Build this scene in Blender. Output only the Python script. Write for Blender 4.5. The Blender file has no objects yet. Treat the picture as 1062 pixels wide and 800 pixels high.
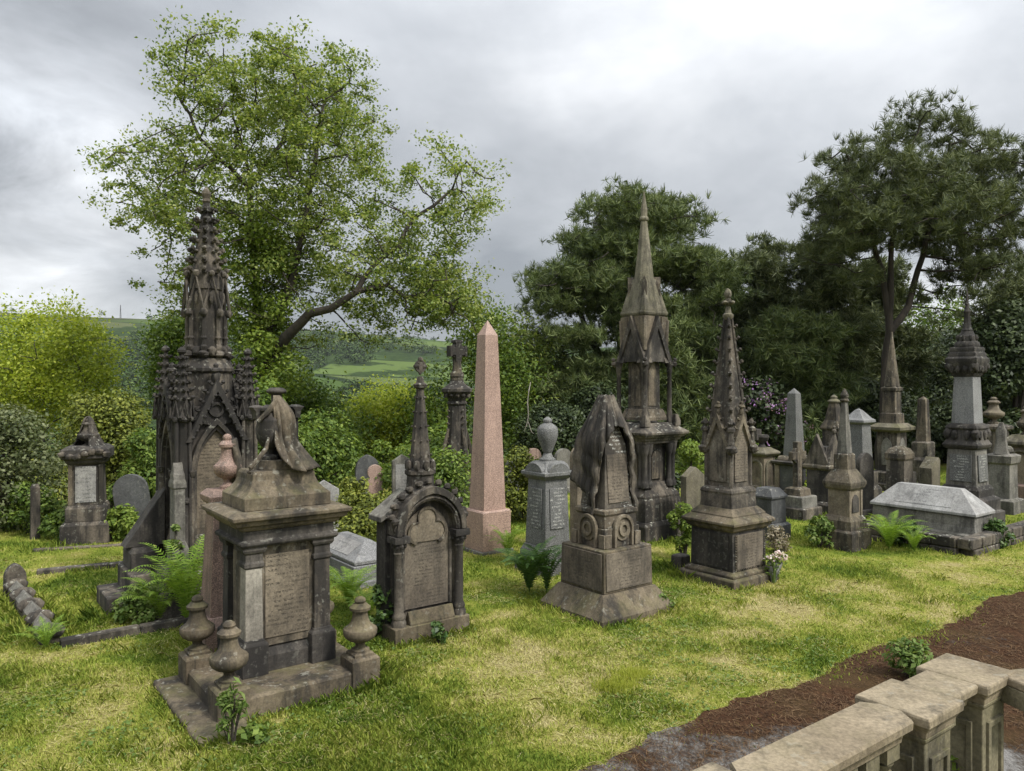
import bpy, bmesh, math, random
import numpy as np
from mathutils import Matrix, Vector

R = math.radians
C = bpy.context.scene.collection
S = bpy.context.scene

# ------------------------------------------------------------------ camera, sky, sun, exposure
EYE = 3.0            # the photographer stands on raised steps, eye 3 m above the lawn
FPX, HORIZON = 800.0, 395.0
cam_d = bpy.data.cameras.new("camera"); cam = bpy.data.objects.new("camera", cam_d); C.objects.link(cam)
cam.location = (0, 0, EYE); cam.rotation_euler = (R(90), 0, 0)
cam_d.sensor_width = 36; cam_d.lens = 36 * FPX / 1062.0; cam_d.shift_y = -5 / 1062.0
cam_d.clip_start = 0.1; cam_d.clip_end = 12000
S.camera = cam
S.view_settings.view_transform = 'Standard'; S.view_settings.look = 'None'
S.view_settings.gamma = 1.0; S.view_settings.exposure = 0.38
try: S.view_settings.use_curve_mapping = False
except Exception: pass
S.cycles.max_bounces = 6; S.cycles.diffuse_bounces = 3; S.cycles.transparent_max_bounces = 4
S.cycles.transmission_bounces = 3; S.cycles.glossy_bounces = 2

SUN_EL, SUN_AZ = R(50), R(128)      # azimuth clockwise from the viewing direction: right and behind the camera
sd = Vector((math.sin(SUN_AZ) * math.cos(SUN_EL), math.cos(SUN_AZ) * math.cos(SUN_EL), math.sin(SUN_EL)))
sl = bpy.data.lights.new("sun", 'SUN'); sl.energy = 3.5; sl.angle = R(9); sl.color = (1.0, 0.955, 0.88)
so = bpy.data.objects.new("sun", sl); C.objects.link(so)
so.rotation_euler = (-sd).to_track_quat('-Z', 'Y').to_euler()

W = bpy.data.worlds.new("World"); S.world = W; W.use_nodes = True
def make_world():
    nt = W.node_tree; N, L = nt.nodes, nt.links
    N.clear()
    out = N.new('ShaderNodeOutputWorld')
    sky = N.new('ShaderNodeTexSky'); sky.sky_type = 'NISHITA'; sky.sun_disc = False
    sky.sun_elevation = SUN_EL; sky.sun_rotation = SUN_AZ
    bg1 = N.new('ShaderNodeBackground'); bg1.inputs[1].default_value = 0.1
    L.new(sky.outputs[0], bg1.inputs[0])
    tc = N.new('ShaderNodeTexCoord')
    sep = N.new('ShaderNodeSeparateXYZ'); L.new(tc.outputs['Generated'], sep.inputs[0])
    def math_(op, a, b=None, c=None):
        n = N.new('ShaderNodeMath'); n.operation = op
        for i, s in enumerate((a, b, c)):
            if s is None: continue
            if isinstance(s, (int, float)): n.inputs[i].default_value = s
            else: L.new(s, n.inputs[i])
        return n.outputs[0]
    zc = math_('MAXIMUM', sep.outputs[2], 0.0)
    den = math_('ADD', zc, 0.34)
    # a flat cloud deck seen in perspective: direction projected on a ceiling
    u = math_('DIVIDE', sep.outputs[0], den); v = math_('DIVIDE', sep.outputs[1], den)
    cmb = N.new('ShaderNodeCombineXYZ'); L.new(u, cmb.inputs[0]); L.new(v, cmb.inputs[1])
    def noise(scale, detail, rough, off, dist=0.0):
        mp = N.new('ShaderNodeMapping'); mp.inputs['Location'].default_value = off
        L.new(cmb.outputs[0], mp.inputs[0])
        n = N.new('ShaderNodeTexNoise'); n.inputs['Scale'].default_value = scale
        n.inputs['Detail'].default_value = detail; n.inputs['Roughness'].default_value = rough
        n.inputs['Distortion'].default_value = dist
        L.new(mp.outputs[0], n.inputs['Vector']); return n.outputs['Fac']
    n1 = noise(0.85, 7, 0.5, (3.1, 1.7, 0), 0.3)
    n2 = noise(2.3, 8, 0.55, (7.7, 4.2, 0), 0.2)
    mixn = math_('ADD', math_('MULTIPLY', n1, 0.68), math_('MULTIPLY', n2, 0.32))
    rp = N.new('ShaderNodeValToRGB'); L.new(mixn, rp.inputs[0])
    e = rp.color_ramp.elements
    e[0].position = 0.38; e[0].color = (0.36, 0.382, 0.412, 1)
    e[1].position = 0.63; e[1].color = (0.87, 0.885, 0.905, 1)
    m = rp.color_ramp.elements.new(0.50); m.color = (0.56, 0.582, 0.612, 1)
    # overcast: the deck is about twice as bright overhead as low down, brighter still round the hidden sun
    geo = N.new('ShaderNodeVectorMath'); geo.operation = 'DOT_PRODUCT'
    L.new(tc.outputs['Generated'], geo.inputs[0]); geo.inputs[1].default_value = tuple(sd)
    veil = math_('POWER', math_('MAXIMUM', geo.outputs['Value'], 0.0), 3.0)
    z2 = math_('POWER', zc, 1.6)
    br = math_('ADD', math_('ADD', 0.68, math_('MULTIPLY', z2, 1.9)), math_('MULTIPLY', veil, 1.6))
    # a heavy grey bank and a bright break in the cloud towards the left
    def toward(px, py, sharp):
        d = Vector(((px - 531) / FPX, 1, (HORIZON - py) / FPX)).normalized(); n = N.new('ShaderNodeVectorMath'); n.operation = 'DOT_PRODUCT'
        L.new(tc.outputs['Generated'], n.inputs[0]); n.inputs[1].default_value = tuple(d); return math_('POWER', math_('MAXIMUM', n.outputs['Value'], 0.0), sharp)
    n3 = noise(2.6, 9, 0.6, (1.1, 8.4, 0), 0.5)
    lit = math_('MULTIPLY', math_('ADD', toward(15, 130, 160.0), math_('MULTIPLY', toward(90, 315, 260.0), 0.9)), math_('MAXIMUM', math_('MULTIPLY', math_('SUBTRACT', n3, 0.36), 3.0), 0.0))
    drk = math_('MULTIPLY', math_('ADD', math_('ADD', toward(70, 30, 70.0), toward(50, 225, 120.0)), math_('MULTIPLY', toward(540, 190, 40.0), 0.55)), math_('MAXIMUM', math_('MULTIPLY', math_('SUBTRACT', 0.72, n3), 1.3), 0.0))
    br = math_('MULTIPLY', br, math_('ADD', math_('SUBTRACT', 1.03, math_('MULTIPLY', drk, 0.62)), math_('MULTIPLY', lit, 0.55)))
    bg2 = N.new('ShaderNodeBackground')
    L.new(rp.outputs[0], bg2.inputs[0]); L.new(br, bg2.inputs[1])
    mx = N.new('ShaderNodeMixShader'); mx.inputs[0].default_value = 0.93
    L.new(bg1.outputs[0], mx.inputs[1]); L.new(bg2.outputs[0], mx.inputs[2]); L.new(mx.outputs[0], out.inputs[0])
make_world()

# ------------------------------------------------------------------ where things stand
ANG = R(37)          # the rows of graves, the path and the balustrade all run this way
U = (math.cos(ANG), math.sin(ANG)); V = (-math.sin(ANG), math.cos(ANG))
def G(px, py):       # measured ground point
    y = EYE * FPX / (py - HORIZON); return ((px - 531) / FPX * y, y)
def AX(px, y): return ((px - 531) / FPX * y, y)
def ZZ(py, y): return EYE - (py - HORIZON) / FPX * y
def from_corner(px, py, w, d):
    x, y = G(px, py)
    return (x + w / 2 * U[0] + d / 2 * V[0], y + w / 2 * U[1] + d / 2 * V[1])
def loc2w(c, x, y): return (c[0] + x * U[0] + y * V[0], c[1] + x * U[1] + y * V[1])
FOOT = []            # footprints where no grass grows: (cx, cy, half w, half d, angle)
def foot(c, w, d, a=ANG): FOOT.append((c[0], c[1], w / 2, d / 2, a))

# ------------------------------------------------------------------ mesh builder
class MB:
    def __init__(s): s.v = []; s.f = []; s.M = None; s.rng = random.Random(7); s.curved = False
    def add(s, vs, fs):
        b = len(s.v)
        if s.M is not None: vs = [tuple(s.M @ Vector(p)) for p in vs]
        s.v.extend(vs); s.f.extend([tuple(b + i for i in f) for f in fs])
    def turn(s, deg=0, x=0, y=0, z=0):
        s.M = Matrix.Translation((x, y, z)) @ Matrix.Rotation(R(deg), 4, 'Z') if (deg or x or y or z) else None
        return s
    def stack(s, prof, cx=0, cy=0):            # rectangular rings: (z, w, d)
        vs = []; fs = []
        for p in prof:
            z, w = p[0], p[1]; d = p[2] if len(p) > 2 else w
            for sx, sy in ((-1, -1), (1, -1), (1, 1), (-1, 1)): vs.append((cx + sx * w / 2, cy + sy * d / 2, z))
        n = len(prof)
        for i in range(n - 1):
            for k in range(4): fs.append((i * 4 + k, i * 4 + (k + 1) % 4, i * 4 + 4 + (k + 1) % 4, i * 4 + 4 + k))
        fs.append((3, 2, 1, 0)); fs.append(tuple((n - 1) * 4 + k for k in range(4)))
        s.add(vs, fs); return s
    def box(s, x0, x1, y0, y1, z0, z1):
        return s.stack([(z0, x1 - x0, y1 - y0), (z1, x1 - x0, y1 - y0)], (x0 + x1) / 2, (y0 + y1) / 2)
    def lathe(s, prof, n=16, cx=0, cy=0, rot=0.0, flute=0):   # round or many-sided: (z, r)
        vs = []; fs = []; s.curved = s.curved or n > 8
        for z, r in prof:
            for k in range(n):
                a = 2 * math.pi * (k + rot) / n
                rr = r * (1 - flute * (k % 2))
                vs.append((cx + rr * math.cos(a), cy + rr * math.sin(a), z))
        m = len(prof)
        for i in range(m - 1):
            for k in range(n): fs.append((i * n + k, i * n + (k + 1) % n, i * n + n + (k + 1) % n, i * n + n + k))
        fs.append(tuple(range(n - 1, -1, -1))); fs.append(tuple((m - 1) * n + k for k in range(n)))
        s.add(vs, fs); return s
    def ext(s, poly, y0, y1):                  # polygon in x,z pushed from y0 to y1
        n = len(poly)
        vs = [(x, y0, z) for x, z in poly] + [(x, y1, z) for x, z in poly]
        fs = [tuple(range(n)), tuple(range(2 * n - 1, n - 1, -1))]
        for k in range(n): fs.append((k, n + k, n + (k + 1) % n, (k + 1) % n))
        s.add(vs, fs); return s
    def band(s, a, b, y0, y1):                 # strip between two outlines, pushed from y0 to y1
        n = len(a); vs = []; s.curved = s.curved or n > 7
        for y in (y0, y1):
            vs += [(x, y, z) for x, z in a] + [(x, y, z) for x, z in b]
        fs = []
        for k in range(n - 1):
            fs.append((k, k + 1, n + k + 1, n + k)); fs.append((2*n + k, 3*n + k, 3*n + k + 1, 2*n + k + 1))
            fs.append((k, 2*n + k, 2*n + k + 1, k + 1)); fs.append((n + k, n + k + 1, 3*n + k + 1, 3*n + k))
        fs.append((0, n, 3*n, 2*n)); fs.append((n - 1, 3*n - 1, 4*n - 1, 2*n - 1))
        s.add(vs, fs); return s
    def tube(s, pts, rad, n=7):
        pts = [Vector(p) for p in pts]; vs = []; fs = []; s.curved = True
        if not isinstance(rad, (list, tuple)): rad = [rad] * len(pts)
        for i, p in enumerate(pts):
            t = (pts[min(i + 1, len(pts) - 1)] - pts[max(i - 1, 0)]).normalized()
            a = Vector((0, 0, 1)) if abs(t.z) < 0.9 else Vector((1, 0, 0))
            b = t.cross(a).normalized(); c = t.cross(b)
            for k in range(n):
                q = 2 * math.pi * k / n
                vs.append(tuple(p + (b * math.cos(q) + c * math.sin(q)) * rad[i]))
        for i in range(len(pts) - 1):
            for k in range(n): fs.append((i*n + k, i*n + (k+1) % n, i*n + n + (k+1) % n, i*n + n + k))
        fs.append(tuple(range(n))); fs.append(tuple((len(pts) - 1) * n + k for k in range(n)))
        s.add(vs, fs); return s
    def lump(s, c, r, n=7, m=5, j=0.12):
        if not isinstance(r, (list, tuple)): r = (r, r, r)
        vs = [(c[0], c[1], c[2] - r[2])]; fs = []; s.curved = True
        for i in range(1, m):
            t = math.pi * i / m
            for k in range(n):
                a = 2 * math.pi * (k + 0.5 * (i % 2)) / n; q = 1 + s.rng.uniform(-j, j)
                vs.append((c[0] + r[0]*q*math.sin(t)*math.cos(a), c[1] + r[1]*q*math.sin(t)*math.sin(a), c[2] - r[2]*q*math.cos(t)))
        vs.append((c[0], c[1], c[2] + r[2])); top = len(vs) - 1
        for k in range(n): fs.append((0, 1 + (k+1) % n, 1 + k))
        for i in range(m - 2):
            for k in range(n): fs.append((1+i*n+k, 1+i*n+(k+1)%n, 1+(i+1)*n+(k+1)%n, 1+(i+1)*n+k))
        for k in range(n): fs.append((top, 1+(m-2)*n+k, 1+(m-2)*n+(k+1)%n))
        s.add(vs, fs); return s
    def crocket(s, x, y, z, dx, dy, r):        # a leaf hook that leans out from the arris
        s.lump((x + dx*r*0.5, y + dy*r*0.5, z - r*0.25), (r*0.62, r*0.62, r*0.42), 6, 4)
        s.lump((x + dx*r*1.15, y + dy*r*1.15, z + r*0.25), (r*0.55, r*0.55, r*0.5), 6, 4)
        return s
    def sheet(s, grid):
        h, w = len(grid), len(grid[0]); s.curved = True
        vs = [p for row in grid for p in row]
        fs = [(i*w+k, i*w+k+1, (i+1)*w+k+1, (i+1)*w+k) for i in range(h-1) for k in range(w-1)]
        s.add(vs, fs); return s
    def build(s, name, mat, parent=None, loc=None, bevel=0.006, smooth=True, solid=0.0, ang=38):
        me = bpy.data.meshes.new(name); me.from_pydata(s.v, [], s.f)
        bm = bmesh.new(); bm.from_mesh(me); bmesh.ops.recalc_face_normals(bm, faces=bm.faces); bm.to_mesh(me); bm.free()
        me.materials.append(mat)
        if smooth:
            me.polygons.foreach_set('use_smooth', [True] * len(me.polygons)); me.set_sharp_from_angle(angle=R(ang if s.curved else 9))
        o = bpy.data.objects.new(name, me); C.objects.link(o)
        if parent: o.parent = parent
        if loc: o.location = loc
        if solid:
            md = o.modifiers.new('thickness', 'SOLIDIFY'); md.thickness = solid; md.offset = 0
        elif bevel:
            md = o.modifiers.new('worn_edges', 'BEVEL'); md.width = bevel; md.segments = 2; md.limit_method = 'ANGLE'; md.angle_limit = R(40)
        return o

def mesh_np(name, Vt, F, mat, parent=None, attr=None, smooth=False):
    me = bpy.data.meshes.new(name); Vt = np.asarray(Vt, np.float32); F = np.asarray(F, np.int32)
    n, k = F.shape
    me.vertices.add(len(Vt)); me.vertices.foreach_set('co', Vt.ravel())
    me.loops.add(n * k); me.loops.foreach_set('vertex_index', F.ravel())
    me.polygons.add(n); me.polygons.foreach_set('loop_start', np.arange(0, n * k, k, dtype=np.int32))
    if smooth: me.polygons.foreach_set('use_smooth', np.ones(n, bool))
    me.update(calc_edges=True)
    if attr is not None:
        a = me.attributes.new('tint', 'FLOAT', 'POINT'); a.data.foreach_set('value', np.asarray(attr, np.float32))
    me.materials.append(mat)
    o = bpy.data.objects.new(name, me); C.objects.link(o)
    if parent: o.parent = parent
    return o

def tag(o, label=None, cat=None, group=None, kind=None):
    if label: o['label'] = label
    if cat: o['category'] = cat
    if group: o['group'] = group
    if kind: o['kind'] = kind
    return o
def thing(name, label, cat, c, rz=ANG, z=0.0, group=None, size=None):
    o = bpy.data.objects.new(name, None); C.objects.link(o); o.empty_display_size = 0.2
    o.location = (c[0], c[1], z); o.rotation_euler = (0, 0, rz)
    if size: foot(c, size[0], size[1], rz)
    o['kind'] = 'thing'
    return tag(o, label, cat, group)

# ------------------------------------------------------------------ materials
class NT:
    def __init__(s, name):
        s.m = bpy.data.materials.new(name); s.m.use_nodes = True
        s.t = s.m.node_tree; s.t.nodes.clear(); s.N = s.t.nodes; s.L = s.t.links
        s.out = s.N.new('ShaderNodeOutputMaterial')
    def n(s, typ, **kw):
        x = s.N.new(typ)
        for k, v in kw.items(): setattr(x, k, v)
        return x
    def link(s, a, b): s.L.new(a, b)
    def math(s, op, a, b=None, c=None, clamp=False):
        n = s.N.new('ShaderNodeMath'); n.operation = op; n.use_clamp = clamp
        for i, q in enumerate((a, b, c)):
            if q is None: continue
            if isinstance(q, (int, float)): n.inputs[i].default_value = q
            else: s.L.new(q, n.inputs[i])
        return n.outputs[0]
    def noise(s, vec, scale, detail=5, rough=0.6, sc=(1, 1, 1), off=(0, 0, 0), out='Fac', dist=0.0):
        mp = s.N.new('ShaderNodeMapping'); mp.inputs['Scale'].default_value = sc; mp.inputs['Location'].default_value = off
        s.L.new(vec, mp.inputs[0])
        n = s.N.new('ShaderNodeTexNoise'); n.inputs['Scale'].default_value = scale; n.inputs['Detail'].default_value = detail
        n.inputs['Roughness'].default_value = rough; n.inputs['Distortion'].default_value = dist
        s.L.new(mp.outputs[0], n.inputs['Vector']); return n.outputs[out]
    def ramp(s, fac, els, const=False):
        r = s.N.new('ShaderNodeValToRGB'); s.L.new(fac, r.inputs[0]); cr = r.color_ramp
        if const: cr.interpolation = 'CONSTANT'
        while len(cr.elements) < len(els): cr.elements.new(0.5)
        for e, (p, c) in zip(cr.elements, els):
            e.position = p; e.color = (*c, 1) if len(c) == 3 else c
        return r.outputs[0]
    def step(s, fac, a, b):
        n = s.N.new('ShaderNodeMapRange'); n.interpolation_type = 'SMOOTHSTEP'
        n.inputs['From Min'].default_value = a; n.inputs['From Max'].default_value = b
        s.L.new(fac, n.inputs['Value']); return n.outputs[0]
    def mix(s, fac, a, b, mode='MIX'):
        n = s.N.new('ShaderNodeMix'); n.data_type = 'RGBA'; n.blend_type = mode
        if isinstance(fac, (int, float)): n.inputs[0].default_value = fac
        else: s.L.new(fac, n.inputs[0])
        for i, q in ((6, a), (7, b)):
            if isinstance(q, tuple): n.inputs[i].default_value = (*q, 1) if len(q) == 3 else q
            else: s.L.new(q, n.inputs[i])
        return n.outputs[2]

def stone(name, a, b, soot=(0.013, 0.012, 0.011), soot_amt=0.5, soot_lo=0.45, soot_hi=0.6, lichen=0.25, moss=0.0, speck=None, rough=0.88,
          bump=0.5, letters=None, lcol=0.45, row=0.048):
    t = NT(name); g_ = lambda c, k: tuple(k * (.80 * q + .20 * sum(c) / 3) for q in c); a, b = g_(a, .84), g_(b, .88)
    geo = t.n('ShaderNodeNewGeometry'); P = geo.outputs['Position']
    base = t.ramp(t.noise(P, 2.3, 9, 0.72), [(0.36, a), (0.64, b)])
    base = t.mix(0.55, base, t.ramp(t.noise(P, 0.9, 4, 0.6, off=(6, 1, 3)), [(0.34, (0.62, 0.56, 0.50)), (0.62, (1.12, 1.10, 1.04))]), 'MULTIPLY')
    fine = t.noise(P, 38, 5, 0.7)
    base = t.mix(0.55, base, t.ramp(fine, [(0.34, (0.28, 0.28, 0.28)), (0.62, (1.05, 1.05, 1.05))]), 'MULTIPLY')
    if speck:
        vo = t.n('ShaderNodeTexVoronoi'); vo.inputs['Scale'].default_value = 120; t.link(P, vo.inputs['Vector'])
        sp = t.noise(P, 90, 3, 0.6, off=(5, 3, 1))
        base = t.mix(t.step(sp, 0.46, 0.62), base, speck[0]); base = t.mix(t.step(t.noise(P, 140, 2, 0.5, off=(9, 1, 4)), 0.56, 0.68), base, speck[1])
    # soot: broad blackened areas and long streaks left by rain
    s1 = t.noise(P, 1.35, 8, 0.68, sc=(1, 1, 0.55), off=(2.3, 8.1, 0.4))
    s2 = t.noise(P, 7.0, 6, 0.65, sc=(1, 1, 0.10), off=(1.3, 4.1, 2.4))
    sm = t.math('MULTIPLY_ADD', t.math('ADD', t.math('MULTIPLY', s1, 0.55), t.math('MULTIPLY', s2, 0.45)), 1.7, -0.35)
    base = t.mix(t.math('MULTIPLY', t.step(sm, soot_lo, soot_hi), soot_amt), base, soot)
    sepn = t.n('ShaderNodeSeparateXYZ'); t.link(geo.outputs['Normal'], sepn.inputs[0])
    upf = t.step(sepn.outputs[2], 0.1, 0.9)
    if lichen:
        l1 = t.math('MULTIPLY', t.step(t.noise(P, 17, 4, 0.6, off=(4, 4, 9)), 0.57, 0.64), t.step(t.noise(P, 2.4, 3, 0.5, off=(1, 9, 2)), 0.4, 0.62))
        amt = t.math('MULTIPLY', l1, t.math('ADD', t.math('MULTIPLY', upf, 0.9 * lichen * 2), lichen))
        base = t.mix(t.math('MINIMUM', amt, 0.8), base, (0.29, 0.285, 0.24))
    if moss:
        m1 = t.math('MULTIPLY', t.step(t.noise(P, 3.2, 6, 0.66, off=(7, 2, 5)), 0.42, 0.66), t.math('ADD', t.math('MULTIPLY', upf, moss), moss * 0.35))
        base = t.mix(t.math('MINIMUM', m1, 0.9), base, (0.105, 0.10, 0.035))
    h = t.math('ADD', t.math('MULTIPLY', t.noise(P, 60, 6, 0.7), 0.6), t.math('MULTIPLY', t.noise(P, 9, 5, 0.6), 0.9))
    if letters:
        tc = t.n('ShaderNodeTexCoord'); sp = t.n('ShaderNodeSeparateXYZ'); t.link(tc.outputs['Object'], sp.inputs[0])
        s_ = t.math('ADD', sp.outputs[0], sp.outputs[1]); zr = t.math('DIVIDE', sp.outputs[2], row)
        rw = t.math('FLOOR', zr); fr = t.math('FRACT', zr)
        inrow = t.math('MULTIPLY', t.step(fr, 0.24, 0.32), t.math('SUBTRACT', 1.0, t.step(fr, 0.7, 0.78)))
        wn = t.n('ShaderNodeTexWhiteNoise', noise_dimensions='1D'); t.link(rw, wn.inputs['W'])
        ln = t.math('MULTIPLY_ADD', wn.outputs['Value'], letters * 0.45, letters * 0.52)
        inlen = t.math('LESS_THAN', t.math('ABSOLUTE', s_), ln)
        cv = t.n('ShaderNodeCombineXYZ'); t.link(t.math('MULTIPLY', s_, 1.0 / row), cv.inputs[0])
        t.link(t.math('MULTIPLY', rw, 3.71), cv.inputs[1]); t.link(t.math('MULTIPLY', fr, 1.6), cv.inputs[2])
        gl = t.noise(cv.outputs[0], 2.6, 1, 0.5); wd = t.noise(cv.outputs[0], 0.42, 0, 0.5, sc=(1, 1, 0))
        mk = t.math('MULTIPLY', t.math('MULTIPLY', inrow, inlen), t.math('MULTIPLY', t.step(gl, 0.47, 0.53), t.step(wd, 0.40, 0.44)))
        wear = t.step(t.noise(P, 3.0, 4, 0.6, off=(3, 3, 3)), 0.3, 0.5)
        mk = t.math('MULTIPLY', mk, wear)
        base = t.mix(t.math('MULTIPLY', mk, 0.85), base, tuple(lcol * q for q in ((a[0]+b[0])/2, (a[1]+b[1])/2, (a[2]+b[2])/2)) if lcol < 2 else (0.34, 0.34, 0.31))
        h = t.math('SUBTRACT', h, t.math('MULTIPLY', mk, 0.7))
    bp = t.n('ShaderNodeBump'); bp.inputs['Strength'].default_value = bump; bp.inputs['Distance'].default_value = 0.012; t.link(h, bp.inputs['Height'])
    bs = t.n('ShaderNodeBsdfPrincipled'); t.link(base, bs.inputs['Base Color']); bs.inputs['Roughness'].default_value = rough
    bs.inputs['Specular IOR Level'].default_value = 0.3
    t.link(bp.outputs[0], bs.inputs['Normal']); t.link(bs.outputs[0], t.out.inputs[0])
    return t.m

def leafmat(name, cols, trans=0.35, rough=0.6, clump=0.9, spec=0.25):
    t = NT(name); geo = t.n('ShaderNodeNewGeometry')
    f = t.math('ADD', t.math('MULTIPLY', geo.outputs['Random Per Island'], 0.6), t.math('MULTIPLY', t.noise(geo.outputs['Position'], clump, 3, 0.5), 0.4))
    n = len(cols); col = t.ramp(f, [(0.18 + 0.64 * i / max(1, n - 1), c) for i, c in enumerate(cols)])
    bs = t.n('ShaderNodeBsdfPrincipled'); t.link(col, bs.inputs['Base Color']); bs.inputs['Roughness'].default_value = rough
    bs.inputs['Specular IOR Level'].default_value = spec
    tr = t.n('ShaderNodeBsdfTranslucent'); t.link(t.mix(1.0, col, (1.25, 1.25, 0.6), 'MULTIPLY'), tr.inputs[0])
    mx = t.n('ShaderNodeMixShader'); mx.inputs[0].default_value = trans
    t.link(bs.outputs[0], mx.inputs[1]); t.link(tr.outputs[0], mx.inputs[2]); t.link(mx.outputs[0], t.out.inputs[0])
    return t.m

def bark(name, a, b):
    t = NT(name); geo = t.n('ShaderNodeNewGeometry'); P = geo.outputs['Position']
    f = t.noise(P, 6, 6, 0.65, sc=(1, 1, 0.3))
    bs = t.n('ShaderNodeBsdfPrincipled'); t.link(t.ramp(f, [(0.3, a), (0.7, b)]), bs.inputs['Base Color']); bs.inputs['Roughness'].default_value = 0.95
    bp = t.n('ShaderNodeBump'); bp.inputs['Distance'].default_value = 0.04; t.link(f, bp.inputs['Height']); t.link(bp.outputs[0], bs.inputs['Normal'])
    t.link(bs.outputs[0], t.out.inputs[0]); return t.m

TAN_A, TAN_B = (0.12, 0.097, 0.066), (0.27, 0.22, 0.15)
M = {}
M['soot'] = stone('soot_blackened_sandstone', (0.058, 0.050, 0.040), (0.20, 0.168, 0.125), soot_amt=0.85, soot_lo=0.38, soot_hi=0.58, lichen=0.34)
M['dark'] = stone('black_sandstone', (0.035, 0.032, 0.029), (0.10, 0.088, 0.074), soot_amt=0.8, soot_lo=0.42, soot_hi=0.58, lichen=0.15)
M['grimy'] = stone('grimy_sandstone', (0.075, 0.061, 0.042), (0.215, 0.173, 0.116), soot_amt=0.85, soot_lo=0.44, soot_hi=0.62, lichen=0.36, moss=0.14)
M['tan'] = stone('buff_sandstone', TAN_A, TAN_B, soot_amt=0.55, soot_lo=0.5, soot_hi=0.68, lichen=0.2, moss=0.12)
M['plinth'] = stone('brown_sandstone', (0.08, 0.063, 0.039), (0.195, 0.153, 0.095), soot_amt=0.75, soot_lo=0.46, soot_hi=0.64, lichen=0.15, moss=0.3)
M['pale'] = stone('pale_sandstone', (0.20, 0.18, 0.145), (0.36, 0.33, 0.27), soot_amt=0.5, soot_lo=0.46, soot_hi=0.7, lichen=0.1)
M['tan_text'] = stone('inscribed_buff_sandstone', (0.11, 0.09, 0.062), (0.25, 0.203, 0.138), soot_amt=0.55, soot_lo=0.48, soot_hi=0.68, lichen=0.05, letters=0.27, row=0.044, lcol=0.3)
M['tan_text_s'] = stone('inscribed_brown_sandstone', (0.10, 0.083, 0.062), (0.21, 0.172, 0.125), soot_amt=0.5, soot_lo=0.46, soot_hi=0.66, lichen=0.05, letters=0.25, row=0.04, lcol=0.35)
M['dark_text'] = stone('inscribed_dark_sandstone', (0.06, 0.053, 0.044), (0.15, 0.128, 0.098), soot_amt=0.7, soot_lo=0.45, soot_hi=0.62, lichen=0.1, letters=0.3, row=0.05, lcol=2.5)
M['pink'] = stone('pink_granite', (0.30, 0.185, 0.14), (0.40, 0.262, 0.20), soot_amt=0.12, lichen=0.0, speck=((0.44, 0.31, 0.25), (0.14, 0.10, 0.085)), rough=0.55, bump=0.12)
M['pink_text'] = stone('inscribed_pink_granite', (0.30, 0.185, 0.14), (0.40, 0.262, 0.20), soot_amt=0.12, lichen=0.0, speck=((0.44, 0.31, 0.25), (0.14, 0.10, 0.085)), rough=0.55, bump=0.12, letters=0.2, row=0.05, lcol=0.5)
M['red'] = stone('weathered_red_granite', (0.17, 0.112, 0.085), (0.27, 0.18, 0.14), soot_amt=0.45, lichen=0.1, speck=((0.30, 0.2, 0.16), (0.08, 0.06, 0.055)), rough=0.7, bump=0.2)
M['granite'] = stone('grey_granite', (0.075, 0.077, 0.073), (0.145, 0.147, 0.141), soot_amt=0.35, soot_lo=0.5, soot_hi=0.68, lichen=0.1, speck=((0.20, 0.202, 0.198), (0.045, 0.045, 0.047)), rough=0.6, bump=0.15)
M['granite_text'] = stone('inscribed_grey_granite', (0.075, 0.077, 0.073), (0.135, 0.137, 0.132), soot_amt=0.3, soot_lo=0.5, soot_hi=0.68, lichen=0.05, speck=((0.19, 0.192, 0.188), (0.045, 0.045, 0.047)), rough=0.6, bump=0.15, letters=0.17, row=0.055, lcol=3)
M['marble'] = stone('weathered_pale_grey_stone', (0.24, 0.24, 0.235), (0.38, 0.38, 0.372), soot_amt=0.35, soot_lo=0.5, soot_hi=0.7, lichen=0.1, rough=0.7, bump=0.2)
M['marble_text'] = stone('inscribed_pale_grey_stone', (0.24, 0.24, 0.235), (0.38, 0.38, 0.372), soot_amt=0.4, soot_lo=0.48, soot_hi=0.68, lichen=0.1, rough=0.7, bump=0.2, letters=0.3, row=0.07, lcol=0.3)
M['granite_pale'] = stone('pale_grey_granite', (0.13, 0.133, 0.135), (0.22, 0.224, 0.226), soot_amt=0.45, soot_lo=0.46, soot_hi=0.7, lichen=0.1, speck=((0.25, 0.252, 0.25), (0.06, 0.06, 0.062)), rough=0.65, bump=0.15)
M['slate'] = stone('dark_slate', (0.05, 0.053, 0.056), (0.11, 0.115, 0.118), soot_amt=0.3, lichen=0.2, rough=0.65, bump=0.25)
M['grey'] = stone('grey_sandstone', (0.13, 0.125, 0.11), (0.25, 0.24, 0.21), soot_amt=0.6, soot_lo=0.46, soot_hi=0.64, lichen=0.3, moss=0.1)
M['green'] = stone('algae_stained_sandstone', (0.115, 0.104, 0.068), (0.23, 0.208, 0.145), soot_amt=0.75, soot_lo=0.5, soot_hi=0.7, lichen=0.15, moss=0.3)
M['coping'] = stone('buff_coping_stone', (0.20, 0.158, 0.094), (0.37, 0.30, 0.19), soot_amt=0.75, soot_lo=0.44, soot_hi=0.70, lichen=0.08, moss=0.12, bump=0.6)
M['baluster'] = stone('mossy_balustrade_stone', (0.15, 0.135, 0.078), (0.30, 0.262, 0.155), soot_amt=0.6, soot_lo=0.48, soot_hi=0.64, lichen=0.1, moss=0.5, bump=0.45)
M['bark'] = bark('sycamore_bark', (0.016, 0.013, 0.010), (0.06, 0.05, 0.038))
M['pinebark'] = bark('pine_bark', (0.012, 0.010, 0.008), (0.045, 0.035, 0.027))
M['deadwood'] = bark('bleached_wood', (0.13, 0.115, 0.10), (0.26, 0.24, 0.20))

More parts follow.
